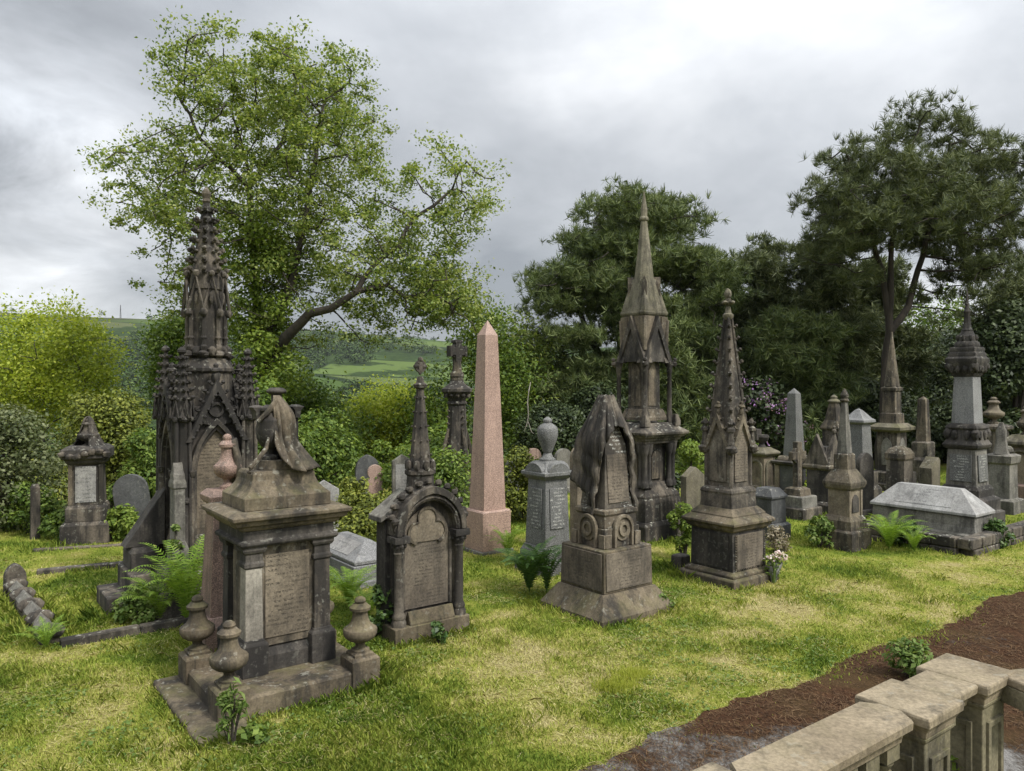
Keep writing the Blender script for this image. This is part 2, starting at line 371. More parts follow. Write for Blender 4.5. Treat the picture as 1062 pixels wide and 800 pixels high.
# ------------------------------------------------------------------ ground, path, hills
def vnoise(x, y, sc, seed=0):
    x = np.asarray(x, float) * sc + seed * 17.31; y = np.asarray(y, float) * sc + seed * 9.77
    xi = np.floor(x); yi = np.floor(y); fx = x - xi; fy = y - yi
    fx = fx * fx * (3 - 2 * fx); fy = fy * fy * (3 - 2 * fy)
    def h(a, b):
        q = np.sin(a * 127.1 + b * 311.7 + seed * 74.7) * 43758.5453
        return q - np.floor(q)
    return (h(xi, yi) * (1 - fx) + h(xi + 1, yi) * fx) * (1 - fy) + (h(xi, yi + 1) * (1 - fx) + h(xi + 1, yi + 1) * fx) * fy
def fbm(x, y, sc, seed=0, o=4):
    s = 0; a = 0.5; t = 0
    for i in range(o):
        s = s + a * vnoise(x, y, sc * 2 ** i, seed + i); t += a; a *= 0.55
    return s / t
def sst(a, b, x):
    t = np.clip((x - a) / (b - a), 0, 1); return t * t * (3 - 2 * t)

PA = G(650, 790)      # a point on the lawn's edge along the path
def path_coord(x, y):
    dx, dy = np.asarray(x) - PA[0], np.asarray(y) - PA[1]
    return dx * U[0] + dy * U[1], dx * V[0] + dy * V[1]     # along, across (positive on the lawn side)
def path_edge(a): return 0.34 * (fbm(a, a * 0, 0.9, 5, 4) - 0.5) + 0.16 * (fbm(a, a * 0, 4.5, 15, 4) - 0.5)
def on_path(x, y):
    a, c = path_coord(x, y)
    return c < 0.05 + path_edge(a)
def dryness(x, y):
    d = fbm(x, y, 0.55, 3, 5) * 0.42 + fbm(x, y, 2.6, 11, 4) * 0.58
    _, c = path_coord(x, y)
    return d + 0.07 * np.exp(-(np.asarray(c) - 1.3) ** 2 / 1.4) - 0.03 * sst(9.5, 12, np.asarray(y, float)) - 0.03
def hgt(x, y):
    x = np.asarray(x, float); y = np.asarray(y, float)
    bump = 0.05 * (fbm(x, y, 0.7, 2, 3) - 0.5) * (y < 60)
    _, c = path_coord(x, y)
    bump = bump * np.clip(c + 0.2, 0, 1) + 0.02 * sst(-0.1, 0.35, c) * (y < 60)
    s = sst(24, 170, y - np.maximum(0, x - 2) * 1.5)
    z = bump - 34 * s
    az = np.arctan2(x, np.maximum(y, 1e-3)); D = np.hypot(x, y)
    amp = 158 * (1 - 0.30 * sst(-0.45, 0.1, az))
    rise = sst(260, 1750, D) * amp + 16 * (fbm(x, y, 0.0035, 21, 4) - 0.5) * sst(250, 600, D)
    return z + rise * s

def make_ground_mat():
    t = NT('lawn_and_bank'); geo = t.n('ShaderNodeNewGeometry'); P = geo.outputs['Position']
    at = t.n('ShaderNodeAttribute', attribute_name='tint')
    dry = t.math('ADD', at.outputs['Fac'], t.math('MULTIPLY', t.math('SUBTRACT', t.noise(P, 14, 5, 0.7), 0.5), 0.35))
    col = t.ramp(dry, [(0.28, (0.085, 0.12, 0.017)), (0.44, (0.165, 0.19, 0.03)), (0.56, (0.23, 0.22, 0.055)), (0.70, (0.27, 0.23, 0.10))])
    bs = t.n('ShaderNodeBsdfPrincipled'); t.link(col, bs.inputs['Base Color']); bs.inputs['Roughness'].default_value = 1.0
    bs.inputs['Specular IOR Level'].default_value = 0.05
    bp = t.n('ShaderNodeBump'); bp.inputs['Distance'].default_value = 0.04; t.link(t.noise(P, 30, 6, 0.7), bp.inputs['Height']); t.link(bp.outputs[0], bs.inputs['Normal'])
    t.link(bs.outputs[0], t.out.inputs[0]); return t.m
def make_path_mat():
    t = NT('asphalt_under_needles'); geo = t.n('ShaderNodeNewGeometry'); P = geo.outputs['Position']
    asp = t.ramp(t.noise(P, 60, 4, 0.7), [(0.3, (0.10, 0.095, 0.088)), (0.7, (0.23, 0.22, 0.205))])
    nd = t.noise(P, 45, 5, 0.75, sc=(1, 0.35, 1))
    need = t.ramp(nd, [(0.3, (0.014, 0.008, 0.005)), (0.55, (0.052, 0.027, 0.015)), (0.75, (0.14, 0.08, 0.042))])
    cov = t.math('ADD', t.math('MULTIPLY', t.noise(P, 0.75, 6, 0.62, off=(3.3, 0.3, 0)), 0.8), t.math('MULTIPLY', t.noise(P, 8, 4, 0.6), 0.2))
    far = t.n('ShaderNodeSeparateXYZ'); t.link(P, far.inputs[0])
    cov = t.math('ADD', cov, t.math('MULTIPLY', t.step(far.outputs[1], 5.9, 7.3), 0.22))
    need = t.mix(t.step(t.noise(P, 1.1, 5, 0.65, off=(9, 2, 0)), 0.45, 0.62), need, t.mix(0.5, need, (0.06, 0.043, 0.020)))
    m = t.step(t.math('ADD', cov, t.math('MULTIPLY', t.math('SUBTRACT', nd, 0.5), 0.25)), 0.51, 0.64)
    col = t.mix(m, asp, need)
    wet = t.step(t.noise(P, 1.6, 3, 0.5, off=(1, 6, 0)), 0.56, 0.64)
    bs = t.n('ShaderNodeBsdfPrincipled'); t.link(col, bs.inputs['Base Color'])
    t.link(t.math('SUBTRACT', 0.9, t.math('MULTIPLY', t.math('MULTIPLY', wet, t.math('SUBTRACT', 1.0, m)), 0.4)), bs.inputs['Roughness'])
    t.link(t.math('SUBTRACT', 0.22, t.math('MULTIPLY', m, 0.18)), bs.inputs['Specular IOR Level'])
    bp = t.n('ShaderNodeBump'); bp.inputs['Distance'].default_value = 0.02; t.link(t.math('ADD', nd, t.math('MULTIPLY', m, 0.6)), bp.inputs['Height']); t.link(bp.outputs[0], bs.inputs['Normal'])
    t.link(bs.outputs[0], t.out.inputs[0]); return t.m
def make_hill_mat():
    t = NT('hill_fields'); geo = t.n('ShaderNodeNewGeometry'); P = geo.outputs['Position']
    vo = t.n('ShaderNodeTexVoronoi', feature='F1'); vo.inputs['Scale'].default_value = 0.0072
    mp = t.n('ShaderNodeMapping'); mp.inputs['Scale'].default_value = (0.7, 1.0, 0.0)
    wv = t.n('ShaderNodeVectorMath', operation='ADD'); t.link(P, mp.inputs[0]); t.link(mp.outputs[0], vo.inputs['Vector'])
    sp = t.n('ShaderNodeSeparateColor'); t.link(vo.outputs['Color'], sp.inputs[0])
    field = t.ramp(sp.outputs[0], [(0.0, (0.04, 0.065, 0.02)), (0.35, (0.06, 0.095, 0.026)), (0.6, (0.085, 0.12, 0.035)), (0.85, (0.08, 0.092, 0.04))])
    ve = t.n('ShaderNodeTexVoronoi', feature='DISTANCE_TO_EDGE'); ve.inputs['Scale'].default_value = 0.0072; t.link(mp.outputs[0], ve.inputs['Vector'])
    col = t.mix(t.math('SUBTRACT', 1.0, t.step(ve.outputs['Distance'], 0.02, 0.04)), field, (0.02, 0.032, 0.014))
    wood = t.step(t.noise(P, 0.006, 6, 0.65, off=(3, 1, 0)), 0.50, 0.53)
    col = t.mix(wood, col, t.ramp(t.noise(P, 0.12, 4, 0.7), [(0.3, (0.012, 0.022, 0.009)), (0.7, (0.045, 0.07, 0.022))]))
    zz = t.n('ShaderNodeSeparateXYZ'); t.link(P, zz.inputs[0])
    moor = t.step(t.math('ADD', zz.outputs[2], t.math('MULTIPLY', t.noise(P, 0.01, 4, 0.6), 40)), 112, 130)
    col = t.mix(moor, col, (0.055, 0.058, 0.030))
    col = t.mix(0.4, col, t.ramp(t.noise(P, 0.3, 5, 0.7), [(0.3, (0.4, 0.4, 0.4)), (0.7, (1, 1, 1))]), 'MULTIPLY')
    bs = t.n('ShaderNodeBsdfPrincipled'); t.link(col, bs.inputs['Base Color']); bs.inputs['Roughness'].default_value = 1.0; bs.inputs['Specular IOR Level'].default_value = 0.0
    t.link(bs.outputs[0], t.out.inputs[0]); return t.m

def polar_sheet(name, rads, a0, a1, na, mat, dz=0.0, tint=False):
    an = np.linspace(a0, a1, na); rr, aa = np.meshgrid(rads, an, indexing='ij')
    x = rr * np.sin(aa); y = rr * np.cos(aa)
    z = hgt(x, y) + dz
    Vt = np.stack([x.ravel(), y.ravel(), z.ravel()], 1); n, m = rr.shape
    i = np.arange(n - 1)[:, None] * m + np.arange(m - 1)[None, :]
    F = np.stack([i, i + 1, i + m + 1, i + m], -1).reshape(-1, 4)[:, ::-1]
    o = mesh_np(name, Vt, F, mat, attr=dryness(x.ravel(), y.ravel()) if tint else None, smooth=True)
    return tag(o, kind='structure')
GMAT = make_ground_mat()
polar_sheet('ground', np.concatenate([np.linspace(0.05, 5, 12), np.geomspace(5.1, 22, 190), np.geomspace(22.5, 130, 50)]), -math.pi, math.pi, 721, GMAT, 0, True)
polar_sheet('hills', np.geomspace(120, 2200, 170), R(-58), R(58), 260, make_hill_mat(), -0.6)
# the asphalt path: a sheet with a ragged edge where the turf creeps over it
na_, nc_ = 1400, 26
al = np.linspace(-6, 26, na_); ac = np.linspace(0, 1, nc_)
aa, cc = np.meshgrid(al, ac, indexing='ij')
edge = path_edge(al) + 0.08
cr = -3.1 + cc * (3.1 + edge[:, None])
px_ = PA[0] + aa * U[0] + cr * V[0]; py_ = PA[1] + aa * U[1] + cr * V[1]
ii = np.arange(na_ - 1)[:, None] * nc_ + np.arange(nc_ - 1)[None, :]
zp = np.maximum(hgt(px_, py_), 0) + 0.012 + 0.012 * fbm(px_, py_, 2.0, 31, 3)
tag(mesh_np('path', np.stack([px_.ravel(), py_.ravel(), zp.ravel()], 1), np.stack([ii, ii + 1, ii + nc_ + 1, ii + nc_], -1).reshape(-1, 4)[:, ::-1], make_path_mat(), smooth=True), kind='structure')

# ------------------------------------------------------------------ foliage tools
def unit(v): return v / np.maximum(np.linalg.norm(v, axis=-1, keepdims=True), 1e-9)
def leaves(P, Nn, size, rng, width=0.6, droop=0.0, var=0.35):
    """a folded diamond leaf at each point, facing Nn"""
    n = len(P); Nn = unit(Nn + rng.normal(0, 0.45, (n, 3)))
    A = unit(np.cross(Nn, rng.normal(0, 1, (n, 3)))); A[:, 2] -= droop; A = unit(A)
    B = unit(np.cross(Nn, A)); Nn = np.cross(A, B)
    L = (size * (1 + rng.uniform(-var, var, n)))[:, None]
    wv = L * width * 0.5; fold = L * 0.10
    Vt = np.stack([P - A * L * 0.5, P + B * wv + Nn * fold - A * L * 0.05, P + A * L * 0.5, P - B * wv + Nn * fold - A * L * 0.05], 1).reshape(-1, 3)
    return Vt, np.arange(4 * n).reshape(n, 4)
def tufts(P, D, n, length, width, rng, spread=0.9):
    """needle tufts: n thin blades from each point round direction D"""
    N = len(P); P = np.repeat(P, n, 0); D = unit(np.repeat(D, n, 0) + rng.normal(0, spread, (N * n, 3)))
    L = length * rng.uniform(0.7, 1.2, N * n)[:, None]
    S_ = unit(np.cross(D, rng.normal(0, 1, D.shape))) * width
    P0 = P + D * L * rng.uniform(0, 0.25, (N * n, 1))
    Vt = np.stack([P0 - S_, P0 + S_, P0 + D * L + S_ * 0.35, P0 + D * L - S_ * 0.35], 1).reshape(-1, 3)
    return Vt, np.arange(4 * N * n).reshape(-1, 4)
def cat(parts):
    Vs, Fs, b = [], [], 0
    for v, f in parts: Vs.append(v); Fs.append(f + b); b += len(v)
    return np.concatenate(Vs), np.concatenate(Fs)
def ellipsoids(rng, n, ells):
    """points through a union of ellipsoids (cx, cy, cz, rx, ry, rz, weight)"""
    w = np.array([e[6] if len(e) > 6 else e[3] * e[4] * e[5] for e in ells], float); w /= w.sum()
    k = rng.choice(len(ells), n, p=w); E = np.array([e[:6] for e in ells], float)[k]
    d = unit(rng.normal(0, 1, (n, 3))); r = rng.uniform(0, 1, (n, 1)) ** 0.42
    return E[:, :3] + d * r * E[:, 3:6]
def skeleton_radii(nodes, par, tip=0.012, ex=2.35):
    r = np.full(len(nodes), 0.0)
    for i in range(len(nodes) - 1, -1, -1):
        if r[i] == 0: r[i] = tip ** ex
        if par[i] >= 0: r[par[i]] += r[i]
    return r ** (1 / ex)
def branch_mesh(nodes, par, rad, n=6, minr=0.0, scale=1.0, cap=None):
    P1 = nodes[par[1:]]; P2 = nodes[1:]; r1 = rad[par[1:]] * scale; r2 = rad[1:] * scale
    r1 = np.minimum(r1, r2 * 1.35)
    if cap: r1 = np.minimum(r1, cap); r2 = np.minimum(r2, cap)
    m = r2 > minr; P1, P2, r1, r2 = P1[m], P2[m], r1[m], r2[m]
    D = unit(P2 - P1); P2 = P2 + D * r2[:, None] * 0.4
    a = np.where(np.abs(D[:, 2:3]) < 0.9, np.array([[0, 0, 1.0]]), np.array([[1.0, 0, 0]])); B = unit(np.cross(D, a)); Cc = np.cross(D, B)
    q = 2 * np.pi * np.arange(n) / n
    ring = B[:, None] * np.cos(q)[None, :, None] + Cc[:, None] * np.sin(q)[None, :, None]
    V1 = P1[:, None] + ring * r1[:, None, None]; V2 = P2[:, None] + ring * r2[:, None, None]
    Vt = np.concatenate([V1, V2], 1).reshape(-1, 3); k = len(P1)
    b = (np.arange(k) * 2 * n)[:, None]; i = np.arange(n)[None]; j = (np.arange(n)[None] + 1) % n
    F = np.stack([b + i, b + j, b + n + j, b + n + i], -1).reshape(-1, 4)
    return Vt, F
def px_ell(cx, cy, rx, ry, Y, depth, w=None):
    """an ellipsoid of crown measured in the photograph, at its real distance and size"""
    s = Y / FPX; e = [(cx - 531) * s, Y, EYE - (cy - HORIZON) * s, rx * s, depth, ry * s]
    if w: e.append(w)
    return tuple(e)

L = {}
L['syc'] = leafmat('sycamore_leaves', [(0.045, 0.08, 0.017), (0.12, 0.172, 0.034), (0.215, 0.265, 0.068), (0.34, 0.365, 0.145)], trans=0.42, clump=0.6)
L['lime'] = leafmat('bright_spring_leaves', [(0.13, 0.18, 0.02), (0.26, 0.32, 0.035), (0.42, 0.45, 0.08)], trans=0.42, clump=0.35)
L['mid'] = leafmat('mid_green_leaves', [(0.035, 0.07, 0.013), (0.095, 0.15, 0.024), (0.19, 0.25, 0.05)], trans=0.35, clump=0.4)
L['fresh'] = leafmat('fresh_green_leaves', [(0.07, 0.12, 0.018), (0.14, 0.20, 0.03), (0.24, 0.30, 0.06)], trans=0.4, clump=0.5)
L['dark'] = leafmat('dark_evergreen_leaves', [(0.014, 0.024, 0.009), (0.036, 0.054, 0.019), (0.08, 0.104, 0.04)], trans=0.15, clump=0.4, rough=0.5)
L['yew'] = leafmat('clipped_conifer_foliage', [(0.045, 0.06, 0.01), (0.115, 0.14, 0.018), (0.22, 0.235, 0.04)], trans=0.2, clump=0.9)
L['pale'] = leafmat('variegated_leaves', [(0.04, 0.055, 0.02), (0.095, 0.115, 0.045), (0.18, 0.195, 0.10)], trans=0.3, clump=1.2)
L['needle'] = leafmat('pine_needles', [(0.03, 0.044, 0.018), (0.078, 0.098, 0.038), (0.165, 0.185, 0.08)], trans=0.15, clump=0.5)
L['needle_g'] = leafmat('scots_pine_needles', [(0.03, 0.05, 0.016), (0.08, 0.11, 0.034), (0.165, 0.195, 0.07)], trans=0.15, clump=0.45)
L['fern'] = leafmat('fern_fronds', [(0.08, 0.15, 0.016), (0.15, 0.25, 0.028), (0.24, 0.33, 0.06)], trans=0.4, clump=2.0)
L['fern_dark'] = leafmat('dark_fern_fronds', [(0.025, 0.065, 0.014), (0.055, 0.115, 0.022), (0.10, 0.165, 0.04)], trans=0.3, clump=2.0)
L['ivy'] = leafmat('ivy_leaves', [(0.018, 0.045, 0.012), (0.05, 0.095, 0.02), (0.10, 0.15, 0.04)], trans=0.25, clump=2.0, rough=0.45)
L['weed'] = leafmat('weed_leaves', [(0.06, 0.11, 0.02), (0.11, 0.17, 0.035), (0.18, 0.22, 0.07)], trans=0.35, clump=3)
L['rhodo'] = leafmat('purple_blossom', [(0.26, 0.12, 0.34), (0.44, 0.24, 0.50), (0.60, 0.42, 0.62)], trans=0.25, clump=2)
L['copper'] = leafmat('reddish_leaves', [(0.05, 0.022, 0.02), (0.10, 0.04, 0.035), (0.16, 0.08, 0.06)], trans=0.25, clump=1)
L['yellow'] = leafmat('yellow_green_tuft', [(0.20, 0.24, 0.03), (0.30, 0.33, 0.05), (0.40, 0.40, 0.09)], trans=0.4, clump=3)
L['dryplant'] = leafmat('dry_stems', [(0.12, 0.095, 0.06), (0.2, 0.17, 0.11), (0.3, 0.26, 0.19)], trans=0.2, clump=3)

def tree_thing(name, label, x, y, group=None, cat_='tree', z=None):
    return thing(name, label, cat_, (x, y), 0.0, float(hgt(x, y)) if z is None else z, group)
def rel(o, Vt): return Vt - np.array(o.location, float)[None]

def grow(rng, base, forks, att, step=.45, kill=.6, flat=1.0, infl=9.0, noise=.25, cap_n=9000, low=4.0):
    """a trunk with leaders, then limbs that reach out to the points of the crown"""
    nodes, par = [np.array(base, float)], [-1]
    for fi, f in enumerate(forks):
        if fi == 0: k0, pts = 0, f
        else: k0, pts = int(np.argmin([np.linalg.norm(q - np.array(f[0])) for q in nodes])), f[1:]
        for p in pts:
            a = nodes[k0]; p = np.array(p, float); n = max(1, int(np.linalg.norm(p - a) / step))
            for i in range(1, n + 1):
                w_ = rng.normal(0, .05, 3) * step if i < n else 0
                nodes.append(a + (p - a) * i / n + w_); par.append(k0 if i == 1 else len(nodes) - 2)
            k0 = len(nodes) - 1
    A = att; pts = np.array(nodes); base_n = len(nodes)
    d = np.linalg.norm(A[:, None] - pts[None], axis=2) + 2.0 * (pts[None, :, 2] < A[:, None, 2] - low); near = d.argmin(1); nd = d.min(1); alive = np.ones(len(A), bool)
    for it in range(150):
        m = alive & (nd < infl)
        if not m.any() or len(nodes) > cap_n: break
        idx = np.where(m)[0]; v = unit(A[idx] - np.array(nodes)[near[idx]])
        ks, inv = np.unique(near[idx], return_inverse=True); acc = np.zeros((len(ks), 3)); np.add.at(acc, inv, v)
        acc += rng.normal(0, noise, acc.shape); acc[:, 2] *= flat; NP = np.array(nodes)[ks] + unit(acc) * step
        b = len(nodes); nodes.extend(list(NP)); par.extend(int(k) for k in ks)
        dn = np.linalg.norm(A[:, None] - NP[None], axis=2); j = dn.argmin(1); mn = dn.min(1); u_ = mn < nd; near[u_] = b + j[u_]; nd[u_] = mn[u_]; alive &= nd > kill
    nodes, par = np.array(nodes), np.array(par); dist = np.zeros(base_n)
    for i in range(1, base_n): dist[i] = dist[par[i]] + np.linalg.norm(nodes[i] - nodes[par[i]])
    return nodes, par, dist

def broadleaf(label, x, y, ells, leaf, seed, natt=500, nleaf=14, size=0.16, spread=0.32, step=0.5, forks=None, flat_=.7, kill=0.8, barkm='bark',
              tip=0.012, cap=0.5, extra=None, droop=0.35, name='broadleaf_tree', group=None, trunk_top=2.0, twig=3, clumpy=1.0):
    rng = np.random.default_rng(seed); o = tree_thing(name, label, x, y, group); gz = o.location.z
    att = ellipsoids(rng, natt, ells)
    nodes, par, bn = grow(rng, (x, y, gz - .3), forks or [[(x, y, gz + trunk_top)]], att, step, kill)
    rad = skeleton_radii(nodes, par, tip); lead = len(bn)
    if forks: rad[:lead] = np.maximum(rad[:lead], cap * .85 * np.clip(1 - bn / max(bn.max(), 1), .06, 1) ** 1.5)
    Vt, F = branch_mesh(nodes, par, rad, 7, cap=cap); mesh_np('trunk', rel(o, Vt), F, M[barkm], o, smooth=True)
    thin = np.where(rad < tip * 1.9)[0]; thin = thin[thin >= lead]
    C0 = np.concatenate([att, nodes[thin][rng.uniform(0, 1, len(thin)) < twig / 10]])
    cs = rng.uniform(1 - .5 * clumpy, 1 + .5 * clumpy, len(C0))
    P = np.repeat(C0, nleaf, 0) + rng.normal(0, spread, (len(C0) * nleaf, 3)) * np.repeat(cs, nleaf)[:, None] * np.array([1, 1, flat_])
    parts = [leaves(P, np.tile([0, 0, 0.9], (len(P), 1)) + rng.normal(0, 0.5, (len(P), 3)), size, rng, droop=droop)]
    if extra is not None: parts.append(extra(rng))
    Vt, F = cat(parts); mesh_np('crown', rel(o, Vt), F, L[leaf], o)
    return o

def clump_points(rng, clumps, n, shell=0.55):
    c = np.array(clumps, float); w = c[:, 3] ** 2; w /= w.sum(); k = rng.choice(len(c), n, p=w)
    d = unit(rng.normal(0, 1, (n, 3))); r = c[k, 3:4] * (shell + (1 - shell) * rng.uniform(0, 1, (n, 1)) ** 0.6) * rng.uniform(0.85, 1.12, (n, 1))
    return c[k, :3] + d * r * np.array([1, 1, 0.85]), d
def bush(name, label, x, y, w, d, h, leaf, seed, n=2600, size=0.09, group=None, cat_='shrub', clumps=26, base=0.0, stems=True, crown='foliage', shape=1.0, barkm='bark', width=0.6, flowers=None):
    """a mound of leaf clumps on stems; outline uneven, with gaps"""
    rng = np.random.default_rng(seed); o = tree_thing(name, label, x, y, group, cat_); gz = o.location.z
    cl = []
    for i in range(clumps):
        a = rng.uniform(0, 2 * np.pi); t = rng.uniform(0.0, 1) ** 0.8
        q = math.sqrt(max(0.05, 1 - (t ** (2 * shape)))) * rng.uniform(0.25, 1)
        cl.append((q * w / 2 * math.cos(a) * 0.85, q * d / 2 * math.sin(a) * 0.85, base + (h - base) * (0.12 + 0.8 * t), rng.uniform(0.13, 0.24) * min(w, h * 1.3)))
    P, D = clump_points(rng, cl, n)
    P[:, 2] = np.maximum(P[:, 2], 0.02)
    Vt, F = leaves(P, D * 0.7 + np.array([0, 0, 0.7]), size, rng, width=width, droop=0.25)
    mesh_np(crown, Vt, F, L[leaf], o)
    if stems:
        mb = MB()
        for c in cl[:min(10, clumps)]:
            mb.tube([(c[0] * 0.15, c[1] * 0.15, -0.05), (c[0] * 0.5, c[1] * 0.5, c[2] * 0.5), c[:3]], [0.018 * h ** 1.2, 0.012 * h ** 1.2, min(.006, .006 * h)], 5)
        mb.build('stem' if h < 2.5 else 'trunk', M[barkm], o, bevel=0)
    if flowers:
        top = [c for c in cl]; Pf, Df = clump_points(rng, top, flowers[1], 0.9)
        m = (Df[:, 1] < 0.2); Pf, Df = Pf[m], Df[m]
        Pf = np.repeat(Pf, 14, 0) + rng.normal(0, flowers[2], (len(Pf) * 14, 3))
        Vf, Ff = leaves(Pf, np.repeat(Df, 14, 0), flowers[3], rng, width=0.8)
        mesh_np('blossom', Vf, Ff, L[flowers[0]], o)
    return o

def fern(label, x, y, r, h, seed, n=22, leaf='fern', group='ferns growing among the graves', upright=0.0, fat=1.0):
    rng = np.random.default_rng(seed); Vs, Fs, b = [], [], 0
    for i in range(n):
        a = 2 * math.pi * (i + rng.uniform(-0.3, 0.3)) / n; k = rng.uniform(0.65, 1.1); rr = r * k * (1 - upright * rng.uniform(0, 0.8)); hh = h * rng.uniform(0.75, 1.1)
        t = np.linspace(0, 1, 26); dx, dy = math.cos(a), math.sin(a)
        px = rr * (0.35 * t + 0.65 * t ** 1.6); pz = hh * (2.15 * t - (1.05 + .35 * rng.uniform()) * t ** 2); pz = np.maximum(pz, 0.01)
        c = np.stack([px * dx, px * dy, pz], 1); T = unit(np.gradient(c, axis=0)); side = np.array([-dy, dx, 0.0])
        side = unit(side + rng.normal(0, 0.12, 3)); up = unit(np.cross(side, T))
        wl = np.sin(np.pi * np.clip(t * 0.93 + 0.07, 0, 1)) ** 0.8 * r * 0.17 * k + 0.004
        for sgn in (-1, 1):
            for j in range(2, 26):
                p = c[j]; tip = p + side * sgn * wl[j] + T[j] * wl[j] * 0.45 - np.array([0, 0, 1]) * wl[j] * 0.15
                hw = T[j] * r * 0.011 * fat * rng.uniform(.7, 1.2)
                Vs.append([p - hw, p + hw, (p + tip) / 2 + hw * 0.9, tip, (p + tip) / 2 - hw * 0.9]); Fs.append([b, b + 1, b + 2, b + 3, b + 4]); b += 5
        for j in range(25):
            q = side * 0.004; Vs.append([c[j] - q, c[j] + q, c[j+1] + q, c[j+1], c[j+1] - q]); Fs.append([b, b + 1, b + 2, b + 3, b + 4]); b += 5
    o = mesh_np('fern', np.array(Vs).reshape(-1, 3), np.array(Fs), L[leaf]); o.location = (x, y, float(hgt(x, y)))
    return tag(o, label, 'fern', group)

# ------------------------------------------------------------------ monument tools
def lancet(hw, z0, zs, za, n=9):
    """outline of a pointed arch: left foot, left curve, apex, right curve, right foot"""
    H = za - zs; rr = (hw * hw + H * H) / (2 * hw); pts = [(-hw, z0)]
    a1 = math.atan2(H, rr - hw)
    for i in range(n + 1):
        a = a1 * i / n; pts.append((rr - hw - rr * math.cos(a), zs + rr * math.sin(a)))
    return pts + [(-p[0], p[1]) for p in reversed(pts[:-1])]
def roundtop(hw, z0, zs, n=12):
    return [(-hw, z0)] + [(-hw * math.cos(math.pi * i / n), zs + hw * math.sin(math.pi * i / n)) for i in range(n + 1)] + [(hw, z0)]
def panel(parent, mat, x, y, z, w, h, turn=0, poly=None, name='inscription_panel', t=0.012):
    """a lettered slab whose own origin is its middle; turn -90 puts it on the left face"""
    mb = MB()
    if poly: mb.ext([(a, b - z) for a, b in poly], -t, 0.004)
    else: mb.box(-w / 2, w / 2, -t, 0.004, -h / 2, h / 2)
    o = mb.build(name, mat, parent, (x, y, z), bevel=0.002)
    o.rotation_euler = (0, 0, R(turn)); return o
URN = [(0.0, 0.55), (0.05, 0.55), (0.07, 0.40), (0.12, 0.27), (0.17, 0.30), (0.19, 0.42), (0.22, 0.66), (0.27, 0.88), (0.33, 0.99), (0.41, 1.0), (0.43, 0.96), (0.435, 0.90), (0.46, 0.82), (0.49, 0.68), (0.54, 0.56), (0.61, 0.48), (0.69, 0.44), (0.75, 0.45),
       (0.76, 0.60), (0.81, 0.62), (0.825, 0.54), (0.87, 0.40), (0.88, 0.28), (0.92, 0.34), (0.96, 0.30), (0.99, 0.16), (1.0, 0.02)]
def scaled(prof, z, h, r): return [(z + a * h, b * r) for a, b in prof]
def mono(name, label, cat_, c, parts, rz=ANG, size=None, group=None, z=0.0):
    o = thing(name, label, cat_, c, rz, z, group, size)
    for p in parts:
        nm, mt, kind, data = p[:4]; mb = MB()
        if kind == 'st': mb.stack(data, *(p[4:6] if len(p) > 4 else ()))
        elif kind == 'ln': mb.lathe(data, p[4] if len(p) > 4 else 16, *(p[5:7] if len(p) > 5 else (0, 0)))
        elif kind == 'oct': mb.lathe(data, 8, 0, 0, 0.5)
        elif kind == 'ext': mb.ext(data, *p[4:6])
        elif kind == 'fn': data(mb)
        mb.build(nm, M[mt], o)
    return o

